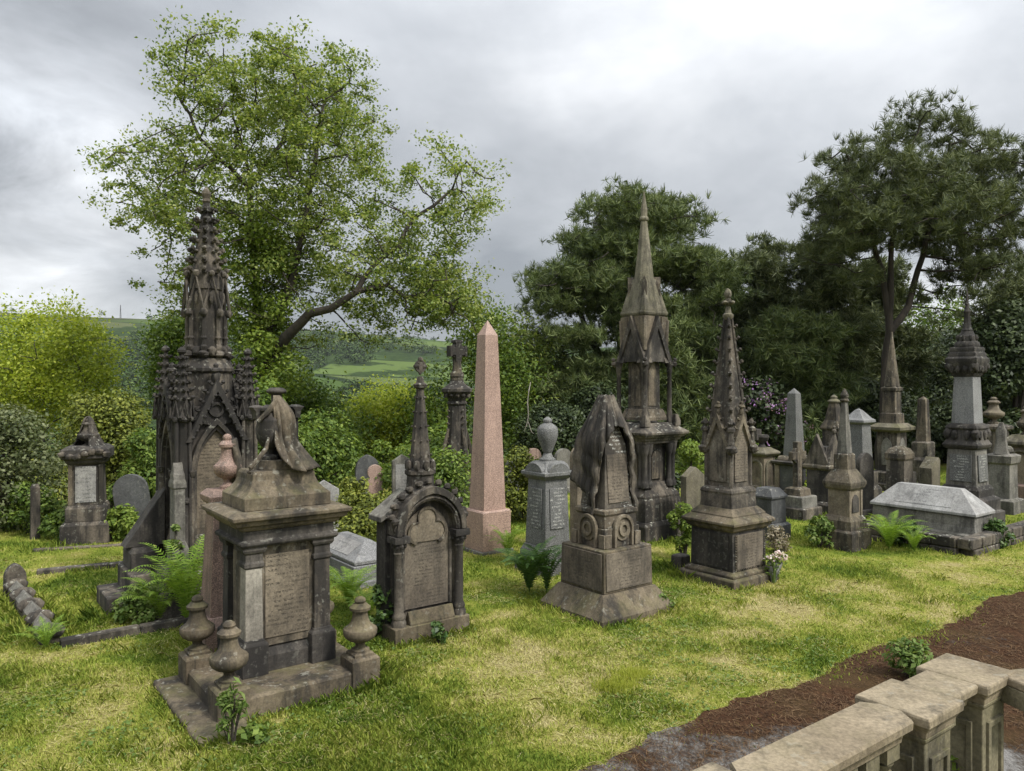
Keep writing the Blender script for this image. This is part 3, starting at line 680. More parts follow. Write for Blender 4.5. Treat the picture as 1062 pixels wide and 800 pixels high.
# ------------------------------------------------------------------ 1. the great urn pedestal in the foreground
def urn_pedestal():
    Wd, Dp = 1.55, 1.3
    c = from_corner(225, 759, Wd, Dp); foot(c, Wd, Dp); foot(loc2w(c, -0.75, -0.1), 0.45, 1.6)
    o = thing('pedestal_monument', 'large soot-stained pedestal tomb, stone urns on its plinth corners, cloth-draped cross on top', 'tomb', c)
    MB().box(-1.0, -0.55, -0.92, 0.72, -0.1, 0.075).box(-0.55, 0.80, 0.30, 0.72, -0.1, 0.07).build('foundation', M['plinth'], o, bevel=0.03)
    MB().stack([(-0.1, 1.5, 1.25), (0.19, 1.5, 1.25), (0.215, 1.46, 1.21)]).build('platform', M['plinth'], o, bevel=0.012)
    for sx in (-1, 1):
        for sy in (-1, 1):
            x, y = sx * (Wd / 2 - 0.145), sy * (Dp / 2 - 0.145)
            pr = MB().stack([(-0.1, .29), (0.30, .29), (0.325, .25)], x, y).build('pier', M['plinth'], o, bevel=0.008)
            u = MB(); u.stack([(0.326, .20), (0.345, .20), (0.36, .17)], x, y)
            u.lathe(scaled(URN, 0.35, 0.54, 0.165), 28, x, y)
            u.build('corner_urn', M['plinth'], pr, bevel=0)
    cx, cy = 0.05, 0.20
    b = MB()
    for sx in (-1, 1):
        for sy in (-1, 1):
            b.stack([(0.212, .25), (0.50, .25), (0.515, .235), (0.53, .20), (0.55, .19)], cx + sx * .34, cy + sy * .27)
    b.stack([(0.212, .82, .66), (0.36, .82, .66), (0.46, .66, .52)], cx, cy); b.build('die_base', M['dark'], o)
    die = MB().stack([(0.45, .74, .60), (1.43, .74, .60)], cx, cy).build('die', M['grimy'], o)
    panel(die, M['tan_text'], cx, cy - .30, 0.93, .44, .80)
    panel(die, M['grimy'], cx - .37, cy, 0.93, .30, .80, -90, name='side_panel')
    for sx in (-1, 1):
        for sy in (-1, 1):
            x, y = cx + sx * .34, cy + sy * .27
            light = sx < 0 and sy < 0
            p = MB().stack([(0.548, .17), (1.22, .155)], x, y).build('pilaster', M['pale'] if light else M['soot'], o, bevel=0.004)
            if light: p['label'] = 'clean pale replacement pilaster'
            MB().stack([(1.22, .16), (1.24, .19), (1.27, .19), (1.29, .165), (1.36, .165), (1.375, .20), (1.40, .225), (1.43, .225)], x, y).build('capital', M['dark'], p, bevel=0.003)
    MB().stack([(1.432, .93, .79), (1.455, .97, .83), (1.48, .97, .83), (1.50, .90, .76), (1.585, .90, .76)], cx, cy).build('entablature', M['dark'], o)
    MB().stack([(1.587, .93, .79), (1.61, .98, .84), (1.635, 1.0, .86), (1.645, 1.08, .93), (1.685, 1.12, .97), (1.70, 1.17, 1.02), (1.735, 1.18, 1.03), (1.765, 1.05, .90)], cx, cy).build('cornice', M['plinth'], o)
    MB().stack([(1.766, .86, .70), (1.885, .86, .70), (1.90, .83, .67), (1.93, .76, .60), (1.98, .68, .52), (2.04, .63, .47), (2.09, .62, .46), (2.12, .58, .42)], cx, cy).build('cap_block', M['plinth'], o)
    MB().lathe([(2.12, .225), (2.215, .215)], 8, cx, cy, 0.5).build('cross_base', M['grimy'], o)
    k = MB()      # the rugged cross with capped ends, and the covered urn it rises from
    k.lathe([(2.215, .085), (2.25, .085), (2.27, .045), (2.32, .045), (2.36, .09), (2.43, .125), (2.52, .135), (2.585, .12), (2.60, .125), (2.615, .12), (2.65, .085), (2.69, .075), (2.70, .095), (2.73, .09), (2.76, .04)], 22, cx - .075, cy - .02)
    k.tube([(cx + .02, cy + .05, 2.2), (cx + .02, cy + .05, 2.87)], .055, 8)
    k.lathe([(2.86, .04), (2.87, .085), (2.885, .10), (2.90, .10), (2.925, .07), (2.93, .04)], 12, cx + .02, cy + .05)
    k.tube([(cx - .16, cy + .05, 2.68), (cx + .2, cy + .05, 2.68)], .05, 8)
    for s in (-1, 1): k.stack([(2.62, .05, .13), (2.70, .07, .14), (2.735, .13, .15), (2.755, .04, .08)], cx + .02 + s * .2, cy + .05)
    k.box(cx + .17, cx + .24, cy + .02, cy + .09, 2.13, 2.64)
    k.build('draped_cross', M['dark'], o, bevel=0.004)
    g = []
    for t in np.linspace(0, 1, 30):
        row = []
        for a in np.linspace(R(-118), R(75), 73):
            lean = .5 + .5 * math.cos(a + R(28))                   # the cloth trails out to the front right
            r = .05 + .10 * math.sin(min(1, t * 1.7) * math.pi) * lean + .07 * t + (.06 + .20 * lean) * max(0, t - .35) ** 1.5 * 1.9
            r += (.010 + .022 * t) * min(1, t * 4) * (math.sin(a * 9 + 1.5 * math.sin(a * 2 + 2.5 * t)) + .6 * math.sin(a * 17 - 2 * t))
            q = min(1, max(0, (a - R(-118)) / R(40)))
            row.append((cx - .02 + r * math.cos(a) + .05 * t, cy + .01 + r * math.sin(a), 2.85 - (.735 - .30 * (1 - q) ** 2) * t + .012 * math.sin(a * 7) * t))
        g.append(row)
    MB().sheet(g).build('drape', M['grimy'], o, solid=.016, ang=80)
    MB().tube([(cx - .03, cy - .09, 2.81), (cx - .13, cy - .12, 2.69), (cx - .22, cy - .1, 2.60)], [.022, .028, .02], 7).tube([(cx - .13, cy - .15, 2.44), (cx - .17, cy - .19, 2.34), (cx - .25, cy - .2, 2.24), (cx - .32, cy - .19, 2.16), (cx - .34, cy - .2, 2.11)], [.014, .022, .026, .026, .022], 8).build('drape_fold', M['grimy'], o, bevel=0)
    return c
C1 = urn_pedestal()

# ------------------------------------------------------------------ 2. the gothic pinnacled tomb with its tall crocketed spire
def pinnacle(mb, x, y, z0, z1, r, tiers=6, gab=True):
    H = z1 - z0
    mb.lathe([(z0, r * .8), (z0 + .03, r * 1.05), (z0 + .07, r * 1.05), (z0 + .09, r * .8), (z0 + H * .3, r * .75), (z1 - .05, r * .18), (z1, r * .12)], 8, x, y, 0.5)
    if gab:
        for k in range(8):
            a = 2 * math.pi * k / 8; dx, dy = math.cos(a), math.sin(a)
            mb.tube([(x + dx*r*1.12 - dy*r*.36, y + dy*r*1.12 + dx*r*.36, z0 + .06), (x + dx*r*.98, y + dy*r*.98, z0 + H*.30), (x + dx*r*1.12 + dy*r*.36, y + dy*r*1.12 - dx*r*.36, z0 + .06)], r * .13, 5)
            mb.lump((x + dx*r*1.05, y + dy*r*1.05, z0 + .04), r*.28, 6, 4)
    for t in range(tiers):
        f = (t + .5) / tiers; z = z0 + H * (.28 + .66 * f); rr = r * (.86 - .58 * f)
        for k in range(8):
            a = 2 * math.pi * (k + .5 * 0) / 8; mb.crocket(x + math.cos(a)*rr*.8, y + math.sin(a)*rr*.8, z, math.cos(a), math.sin(a), r * (.40 - .16 * f))
    mb.lathe([(z1 - .06, r * .2), (z1 - .03, r * .42), (z1, r * .42), (z1 + .04, r * .1)], 8, x, y)
def gothic_tomb():
    c = (-4.2, 10.6); foot(c, 1.7, 1.7); foot(loc2w(c, -1.0, .3), .7, 1.0)
    o = thing('gothic_tomb', 'tall blackened gothic tomb with an arched inscription, corner pinnacles and a crocketed spire', 'tomb', c)
    MB().stack([(-.1, 1.62), (.30, 1.62), (.36, 1.5)]).stack([(.36, 1.36), (.52, 1.36), (.60, 1.22)]).build('base', M['soot'], o, bevel=.012)
    MB().box(-1.24, -.80, -.12, .70, -.1, .24).box(-1.0, -.72, -.28, .60, .0, .52).build('step', M['soot'], o, bevel=.02)
    MB().stack([(.50, .34, .5), (.74, .34, .5), (.80, .26, .42)], -.78, .25).ext([(-1.0, .80), (-.5, .80), (-.5, 1.55)], .12, .42).build('flying_buttress', M['dark'], o, bevel=.01)
    MB().stack([(.58, .80), (2.5, .80), (2.66, .68)]).build('body', M['dark'], o)
    h = .425
    for sx in (-1, 1):
        for sy in (-1, 1):
            x, y = sx * h, sy * h
            p = MB().lathe([(.58, .155), (.70, .15), (.74, .118), (1.40, .112), (1.42, .135), (1.47, .135), (1.49, .105), (2.46, .098), (2.5, .12)], 8, x, y, .5)
            for k in range(4): p.tube([(x + .125*math.cos(k*1.57+.785), y + .125*math.sin(k*1.57+.785), .72), (x + .115*math.cos(k*1.57+.785), y + .115*math.sin(k*1.57+.785), 2.48)], .026, 6)
            pb = p.build('corner_pier', M['soot'] if sy < 0 and sx > 0 else M['dark'], o)
            q = MB(); pinnacle(q, x, y, 2.46, 3.40 + (.05 if sy > 0 else 0), .135, 6)
            q.build('pinnacle', M['dark'], pb, bevel=0)
    # smaller pinnacles between the corner ones
    for x, y, z in ((-.44, 0, 3.2), (0, .44, 3.2), (.44, 0, 3.2)):
        q = MB(); pinnacle(q, x, y, 2.46, z, .10, 5); q.build('pinnacle', M['dark'], o, bevel=0)
    for deg, txt in ((0, True), (-90, False), (90, False)):
        m = MB().turn(deg)
        m.band(lancet(.335, .72, 1.78, 2.50), lancet(.285, .72, 1.78, 2.42), -.52, -.40)
        m.band(lancet(.285, .72, 1.78, 2.42), lancet(.245, .72, 1.78, 2.35), -.47, -.40)
        for s in (-1, 1):
            m.tube([(s*.31, -.51, .72), (s*.31, -.51, 1.80)], .03, 7); m.lathe([(1.74, .03), (1.78, .05), (1.83, .055)], 8, s*.31, -.51)
        m.build('arch', M['soot'], o, bevel=.004)
        g = MB().turn(deg)
        g.band([(-.40, 2.20), (0, 3.02), (.40, 2.20)], [(-.33, 2.20), (0, 2.86), (.33, 2.20)], -.54, -.36)
        g.ext([(-.30, 2.46), (0, 2.86), (.30, 2.46), (0.0, 2.40)], -.46, -.34)
        g.band([(.10*math.cos(a), 2.62+.10*math.sin(a)) for a in np.linspace(0, 6.283, 17)], [(.065*math.cos(a), 2.62+.065*math.sin(a)) for a in np.linspace(0, 6.283, 17)], -.49, -.45)
        for s in (-1, 1):
            for k in range(7):
                f = (k + .4) / 7; g.crocket(s * .40 * (1 - f), -.45, 2.22 + .82 * f, s * .9, -.25, .052)
                g.lump((s * .33 * (1 - f), -.53, 2.22 + .64 * f), .028, 6, 4)
        g.lump((0, -.45, 3.05), (.06, .06, .09)); g.lump((0, -.45, 3.14), (.085, .07, .04)); g.lump((0, -.45, 3.2), .035)
        g.build('gable', M['dark'], o, bevel=0)
        pl = panel(o, M['tan_text'] if txt else M['dark'], 0 if deg == 0 else (-.40 if deg == -90 else .40), -.40 if deg == 0 else 0, 1.6, 0, 0, deg, poly=lancet(.25, .98, 1.78, 2.36))
        MB().turn(deg).stack([(.66, .60, .12), (.86, .60, .12), (.98, .50, .05)], 0, -.42).build('sill', M['grimy'], o)
    bt = MB()
    bt.stack([(.58, .13, .24), (1.62, .13, .24), (1.64, .16, .27), (1.70, .16, .25), (1.74, .14, .20), (1.80, .14, .17), (1.84, .12, .12), (1.95, .11, .03)], -.50, -.52)
    bt.stack([(.58, .2, .3), (.86, .2, .3), (.96, .13, .24)], -.50, -.54)
    bt.build('buttress', M['grey'], o)
    d = MB().lathe([(2.60, .36), (2.70, .345), (3.10, .325), (3.13, .36), (3.17, .36), (3.24, .30), (3.30, .27)], 8, 0, 0, .5); d.build('drum', M['soot'], o)
    s = MB().lathe([(3.26, .22), (4.3, .20)], 8, 0, 0, .5)
    for k in range(8):
        a = 2 * math.pi * (k + .5) / 8; ca, sa = math.cos(a), math.sin(a)
        s.tube([(ca*.245, sa*.245, 3.28), (ca*.245, sa*.245, 3.95)], .03, 6)
        s.lump((ca*.27, sa*.27, 3.36), (.07, .07, .055)); s.lump((ca*.25, sa*.25, 3.44), (.055, .055, .06))
        s.lump((ca*.285, sa*.285, 3.92), (.055, .055, .06)); s.lathe([(3.55, .03), (3.58, .045), (3.61, .03)], 6, ca*.245, sa*.245)
        b_ = 2 * math.pi * k / 8; s.lump((math.cos(b_)*.25, math.sin(b_)*.25, 3.40), (.06, .06, .07))
    s.build('lantern', M['soot'], o, bevel=0)
    g = MB()
    for k in range(8):
        a = 2 * math.pi * k / 8; ca, sa = math.cos(a), math.sin(a); rr = .275; hw = .115
        pa = (ca*rr - sa*hw, sa*rr + ca*hw, 3.95); pb = (ca*rr*.93, sa*rr*.93, 4.42); pc = (ca*rr + sa*hw, sa*rr - ca*hw, 3.95)
        g.tube([pa, pb, pc], .024, 6); g.lump((pb[0], pb[1], pb[2] + .03), .045)
        g.lump((ca*.24, sa*.24, 4.12), (.03, .03, .09))
    g.build('gablets', M['soot'], o, bevel=0)
    sp = MB().lathe([(4.25, .22), (4.40, .205), (5.44, .045)], 8, 0, 0, .5)
    for t in range(7):
        f = t / 6.5; z = 4.50 + .90 * f; rr = .20 - .145 * f
        for k in range(8):
            a = 2 * math.pi * (k + .5) / 8; sp.crocket(math.cos(a)*rr*.9, math.sin(a)*rr*.9, z, math.cos(a), math.sin(a), .072 - .018 * f)
    sp = sp.build('spire', M['soot'], o, bevel=0)
    MB().lathe([(5.42, .03), (5.46, .06), (5.50, .045), (5.56, .065), (5.60, .05), (5.66, .015)], 8).build('finial', M['tan'], sp, bevel=0)
gothic_tomb()

# ------------------------------------------------------------------ 3. pink pillar behind the pedestal
def pink_pillar():
    c = AX(232, 8.72); foot(c, .62, .62)
    o = thing('granite_pillar', 'red granite pillar with a small draped urn, between the gothic tomb and the urn pedestal', 'tomb', c)
    MB().stack([(-.1, .56), (.30, .56), (.36, .50), (.40, .46)]).build('base', M['red'], o)
    MB().stack([(.40, .40), (1.62, .30)]).build('shaft', M['red'], o)
    MB().stack([(1.62, .32), (1.66, .40), (1.72, .42), (1.78, .30)]).build('cap', M['red'], o)
    MB().lathe(scaled(URN, 1.78, .62, .15), 20, .04, 0).build('urn', M['red'], o, bevel=0)
    g = [[(.10 + .03*math.cos(q*5) + .05*t, .17*q*(0.5+.6*t), 2.34 - .5*t*t - .12*q*q) for q in np.linspace(-1, 1, 17)] for t in np.linspace(0, 1, 10)]
    MB().sheet(g).build('drape', M['grimy'], o, solid=.03, ang=80)
pink_pillar()

# ------------------------------------------------------------------ 4. arched gothic headstone with a spirelet
def arched_headstone():
    c = from_corner(410, 673.5, 1.0, .5); foot(c, 1.0, .5)
    o = thing('arched_headstone', 'arched gothic headstone with twin columns, trefoil panel and thin octagonal spirelet', 'headstone', c)
    MB().stack([(-.1, 1.0, .5), (.20, 1.0, .5), (.215, .98, .48)]).stack([(.2, .60, .14), (.23, .60, .14), (.36, .60, .03)], 0, -.17).build('base', M['plinth'], o, bevel=.01)
    outer = lancet(.42, .2, 1.20, 1.70, 10)
    MB().ext(outer, -.06, .22).build('body', M['soot'], o)
    MB().band(lancet(.47, 1.24, 1.25, 1.78, 10), lancet(.40, 1.24, 1.25, 1.69, 10), -.24, .10).band(lancet(.395, 1.24, 1.25, 1.685, 10), lancet(.345, 1.24, 1.25, 1.61, 10), -.20, -.05).build('hood_arch', M['soot'], o, bevel=.006)
    cab = MB()
    for p, q in zip(lancet(.375, 1.25, 1.25, 1.645, 34)[1:-2], lancet(.375, 1.25, 1.25, 1.645, 34)[2:-1]):
        cab.lump(((p[0]+q[0])/2, -.205, (p[1]+q[1])/2), (.022, .018, .016), 6, 4)
    cab.build('cable_moulding', M['soot'], o, bevel=0)
    for s in (-1, 1):
        x = s * .405
        col = MB().lathe([(.20, .085), (.26, .085), (.29, .07), (.31, .078), (.34, .07), (.37, .055), (1.02, .052), (1.04, .062), (1.06, .055)], 14, x, -.155).build('column', M['soot'], o, bevel=0)
        k = MB().lathe([(1.05, .055), (1.10, .07), (1.16, .09)], 10, x, -.155).stack([(1.16, .19), (1.20, .20), (1.235, .19)], x, -.155)
        for i in range(8): k.lump((x + .075*math.cos(i*.785), -.155 + .075*math.sin(i*.785), 1.13), (.024, .024, .032), 6, 4)
        k.build('capital', M['dark'], col, bevel=0)
        MB().stack([(.2, .12, .22), (1.38, .11, .22)], s * .43, .13).build('pilaster', M['dark'], o)
    MB().ext([(-.56, 1.38), (-.56, 1.44), (-.16, 1.72), (-.16, 1.62)], -.02, .30).ext([(.56, 1.38), (.56, 1.44), (.16, 1.72), (.16, 1.62)], -.02, .30).build('roof', M['grey'], o, bevel=.008)
    for i, (x, z) in enumerate(lancet(.47, 1.3, 1.3, 1.80, 6)[2:-2]):
        n = Vector((x, z - 1.2)).normalized(); MB().crocket(x, -.1, z + .01, n.x, 0, .055).lump((x + n.x*.03, -.15, z + .025), .04).build('crocket', M['soot'], o, bevel=0)
    for s in (-1, 1): MB().lump((s*.44, -.17, 1.33), (.055, .05, .085)).lump((s*.465, -.185, 1.40), .05).build('kneeler', M['soot'], o, bevel=0)
    sp = MB().lathe([(1.66, .17), (1.88, .16), (1.90, .185), (1.94, .185), (1.97, .135), (2.9, .042)], 8, 0, .06, .5)
    for k in range(8):
        a = 2*math.pi*k/8; sp.lump((.155*math.cos(a), .06+.155*math.sin(a), 2.0), (.04, .04, .07), 6, 4)
        a = 2*math.pi*(k+.5)/8
        for t in range(5): sp.lump(((.13-.017*t)*math.cos(a), .06+(.13-.017*t)*math.sin(a), 2.12+.17*t), .014, 5, 4)
    sp = sp.build('spirelet', M['soot'], o, bevel=0)
    f = MB().lathe([(2.9, .045), (2.92, .075), (2.955, .085), (2.98, .05), (3.05, .035)], 8, 0, .06)
    f.lump((0, .06, 3.16), (.035, .03, .10)); f.lump((-.05, .06, 3.17), (.045, .03, .03)); f.lump((.05, .06, 3.17), (.045, .03, .03)); f.lump((0, .06, 3.25), .035)
    f.band([(.075*math.cos(a), 3.17+.075*math.sin(a)) for a in np.linspace(0, 6.283, 15)], [(.05*math.cos(a), 3.17+.05*math.sin(a)) for a in np.linspace(0, 6.283, 15)], .045, .075)
    f.build('cross_finial', M['soot'], sp, bevel=0)
    panel(o, M['tan_text_s'], 0, -.06, .88, 0, 0, poly=lancet(.30, .36, 1.18, 1.52), t=.03)
    tre = [(0.115*math.cos(a) * 1.0 + cxx, .115*math.sin(a) + czz) for cxx, czz, a0, a1 in ((.115, 1.235, -80, 65), (0, 1.385, -20, 200), (-.115, 1.235, 115, 260)) for a in np.radians(np.linspace(a0, a1, 12))]
    MB().ext(tre + [(0, 1.12)], -.105, -.085).build('trefoil', M['tan'], o, bevel=.003)
    tr2 = [(x*1.16, 1.28 + (z-1.28)*1.16) for x, z in tre]
    MB().band(tr2, tre, -.12, -.085).build('tracery', M['grimy'], o, bevel=.003)
    for s in (-1, 1): MB().tube([(s*.315, -.10, .36), (s*.315, -.10, 1.2)], .022, 7).build('jamb_shaft', M['soot'], o, bevel=0)
arched_headstone()

# ------------------------------------------------------------------ 10. pink granite obelisk
def pink_obelisk():
    c = from_corner(499.5, 577.5, .68, .62); foot(c, .75, .7)
    o = thing('granite_obelisk', 'tall pink granite obelisk on a square pink base, beside the spirelet headstone', 'obelisk', c)
    MB().stack([(-.1, .68, .64), (.06, .68, .64)]).build('footing', M['grey'], o, bevel=.01)
    MB().stack([(.06, .60, .58), (.72, .60, .58), (.75, .56, .54)]).build('base', M['pink_text'], o)
    MB().stack([(.75, .47, .45), (3.80, .265, .255), (4.06, .012, .012)]).build('shaft', M['pink'], o, bevel=.004)
pink_obelisk()

# ------------------------------------------------------------------ 11. cross-topped column
def column_cross():
    c = AX(474, 17.0); foot(c, .9, .9)
    o = thing('cross_column', 'dark tapering gothic column topped by a stout cross, behind the pink obelisk', 'monument', c)
    MB().stack([(-.2, .9), (.3, .9), (.4, .75), (.9, .75), (1.0, .6)]).build('base', M['soot'], o)
    MB().lathe([(1.0, .30), (1.2, .26), (2.45, .19), (2.50, .23), (2.56, .19)], 8, 0, 0, .5).build('shaft', M['soot'], o)
    g = MB()
    for k in range(4):
        a = math.pi/2*k; ca, sa = math.cos(a), math.sin(a)
        g.tube([(ca*.42 - sa*.0, sa*.42, .9), (ca*.36, sa*.36, 1.45), (ca*.22, sa*.22, 1.95)], [.05, .05, .03], 6)
        for t in range(7): g.crocket(ca*(.21-.004*t), sa*(.21-.004*t), 1.5 + .14*t, ca, sa, .045)
    g.build('flying_ribs', M['grimy'], o, bevel=0)
    k = MB().lathe([(2.55, .19), (2.66, .23), (2.72, .30), (2.76, .34), (2.82, .34), (2.86, .28), (2.94, .17), (3.02, .14)], 8, 0, 0, .5)
    for i in range(12): k.lump((.25*math.cos(i*.5236), .25*math.sin(i*.5236), 2.68), (.05, .05, .06), 6, 4)
    k.build('capital', M['soot'], o, bevel=0)
    MB().lathe([(3.0, .15), (3.06, .14), (3.1, .16), (3.16, .15), (3.20, .11), (3.45, .09)], 8, 0, 0, .5).build('stem', M['grimy'], o)
    x = MB().box(-.075, .075, -.075, .075, 3.42, 3.90).box(-.20, .20, -.074, .074, 3.56, 3.74)
    for s in (-1, 1): x.box(s*.19 - .03, s*.19 + .03, -.085, .085, 3.53, 3.77)
    x.box(-.10, .10, -.085, .085, 3.83, 3.89)
    x.band([(.17*math.cos(a), 3.65+.17*math.sin(a)) for a in np.linspace(0, 6.283, 21)], [(.12*math.cos(a), 3.65+.12*math.sin(a)) for a in np.linspace(0, 6.283, 21)], -.05, .05)
    x.build('cross', M['soot'], o)
column_cross()

# ------------------------------------------------------------------ 13. grey granite pedestal with urn
def granite_urn():
    c = (.56, 12.15); foot(c, .8, .8)
    o = thing('granite_pedestal', 'grey granite tapered pedestal with curved pediments and a plain covered urn', 'tomb', c)
    MB().stack([(-.1, .74), (.20, .74), (.26, .66)]).stack([(.26, .62), (.34, .62), (.40, .56), (.44, .53)]).build('base', M['granite'], o)
    die = MB().stack([(.44, .50), (1.46, .43)]).build('die', M['granite'], o)
    panel(die, M['granite_text'], 0, -.236, 1.02, .30, .62).rotation_euler.x = R(-2)
    panel(die, M['granite_text'], -.236, 0, 1.02, .30, .62, -90)
    k = MB().stack([(1.46, .45), (1.49, .52), (1.53, .60), (1.58, .60), (1.60, .50), (1.72, .30), (1.745, .24)])
    arc = [(.21*math.cos(a), 1.575 + .15*math.sin(a)) for a in np.linspace(0, math.pi, 13)]
    for deg in (0, 90): k.turn(deg).ext(arc, -.29, .29)
    k.turn().build('pediment_cap', M['granite'], o)
    MB().lathe([(1.74, .13), (1.77, .13), (1.80, .09), (1.86, .06), (1.90, .085), (1.92, .09), (1.95, .10), (2.03, .135), (2.14, .165), (2.24, .165), (2.27, .15), (2.30, .12), (2.33, .07), (2.35, .055), (2.36, .075), (2.39, .07), (2.43, .02)], 24).build('urn', M['granite'], o, bevel=0)
granite_urn()

# ------------------------------------------------------------------ 14. obelisk hung with a carved cloth
def draped_obelisk():
    c = from_corner(625, 654, 1.28, 1.2); foot(c, 1.28, 1.2)
    o = thing('draped_obelisk', 'short brown obelisk hung with dark carved cloth, on a splayed lettered base with wreaths', 'tomb', c)
    MB().stack([(-.1, 1.28, 1.2), (.09, 1.28, 1.2), (.34, .93, .87), (.345, .90, .84)]).build('splayed_plinth', M['plinth'], o, bevel=.01)
    blk = MB().stack([(.345, .88, .82), (.86, .86, .80), (.875, .84, .78)]).build('base_block', M['plinth'], o, bevel=.01)
    panel(blk, M['tan_text_s'], 0, -.408, .61, .80, .46).rotation_euler.x = R(-1)
    panel(blk, M['tan_text_s'], -.438, 0, .61, .74, .46, -90)
    MB().stack([(.875, .62, .58), (1.12, .62, .58)]).stack([(1.12, .58, .54), (1.27, .56, .52), (1.30, .60, .56), (1.345, .60, .56), (1.36, .54, .50)]).build('wreath_block', M['grimy'], o)
    w = MB()
    for deg, yy in ((0, -.29), (-90, -.31)):
        w.turn(deg).band(roundtop(.17, .88, 1.12), [(x*.78, .88 + (z-.88)*.9) for x, z in roundtop(.17, .88, 1.12)], yy-.045, yy)
        w.band([(.085*math.cos(a), 1.10+.095*math.sin(a)) for a in np.linspace(0, 6.283, 19)], [(.048*math.cos(a), 1.10+.055*math.sin(a)) for a in np.linspace(0, 6.283, 19)], yy-.045, yy)
        w.ext([(.15*math.cos(a)*.9, 1.10+.15*math.sin(a)) for a in np.linspace(0, 6.1, 18)], yy-.02, yy)
        for s in (-1, 1): w.box(s*.26-.05, s*.26+.05, yy-.03, yy, .88, 1.05)
    w.turn().build('wreath', M['tan'], o, bevel=.004)
    MB().stack([(1.36, .50, .46), (2.16, .37, .34), (2.75, .06, .06)]).build('shaft', M['dark_text'], o)
    panel(o, M['tan_text_s'], 0, -.203, 1.74, .36, .62).rotation_euler.x = R(-4.5)
    def sq(th, hw):
        p = 5.0; return hw / ((abs(math.cos(th)) ** p + abs(math.sin(th)) ** p) ** (1 / p))
    g = []; nth, nt_ = 241, 34
    def hem(th):
        d = math.degrees(th) % 360; d = d - 360 if d > 180 else d       # 0 = right, -90 = front, 180 = left
        pts = [(-180, 1.30), (-168, 1.52), (-156, 1.25), (-146, .86), (-136, .60), (-122, .46), (-108, .40), (-90, .37), (-74, .42), (-64, .52), (-55, .82), (-45, 1.50), (-28, 1.42), (-10, 1.15), (20, .9), (90, .8), (150, 1.2), (180, 1.42)]
        for (a, p), (b, q) in zip(pts, pts[1:]):
            if a <= d <= b: f = (d - a) / (b - a); f = f*f*(3-2*f); return p + (q - p) * f
        return 1.0
    for j in range(nt_):
        row = []
        for i in range(nth):
            th = -math.pi + 2 * math.pi * i / (nth - 1); L_ = hem(th); s = L_ * (j / (nt_ - 1)); z = 2.80 - s
            body = .03 + (.155 * min(1, (2.80 - z) / .60)) if z > 2.20 else .185 + .058 * (2.20 - z) / .80
            r = sq(th, body + .045) + (.045 + .03 * math.cos(th * 3)) * min(1, s * 1.9) * (.65 + .55 * math.sin(th * 9 + 1.4 * math.sin(th * 3 + s * 2.4)) + .5 * math.sin(th * 17 + 1.2 * math.sin(th * 5 - s * 2)) + .28 * math.sin(th * 31 + s * 5)) + .05 * math.exp(-((s - .55) / .3) ** 2)
            if s > .75: r += .018 * math.sin(z * 21 + th * 4)
            row.append((r * math.cos(th), r * math.sin(th) * .95, z + .012 * math.sin(th * 9)))
        g.append(row)
    MB().sheet(g).build('carved_cloth', M['soot'], o, solid=.03, ang=75)
draped_obelisk()

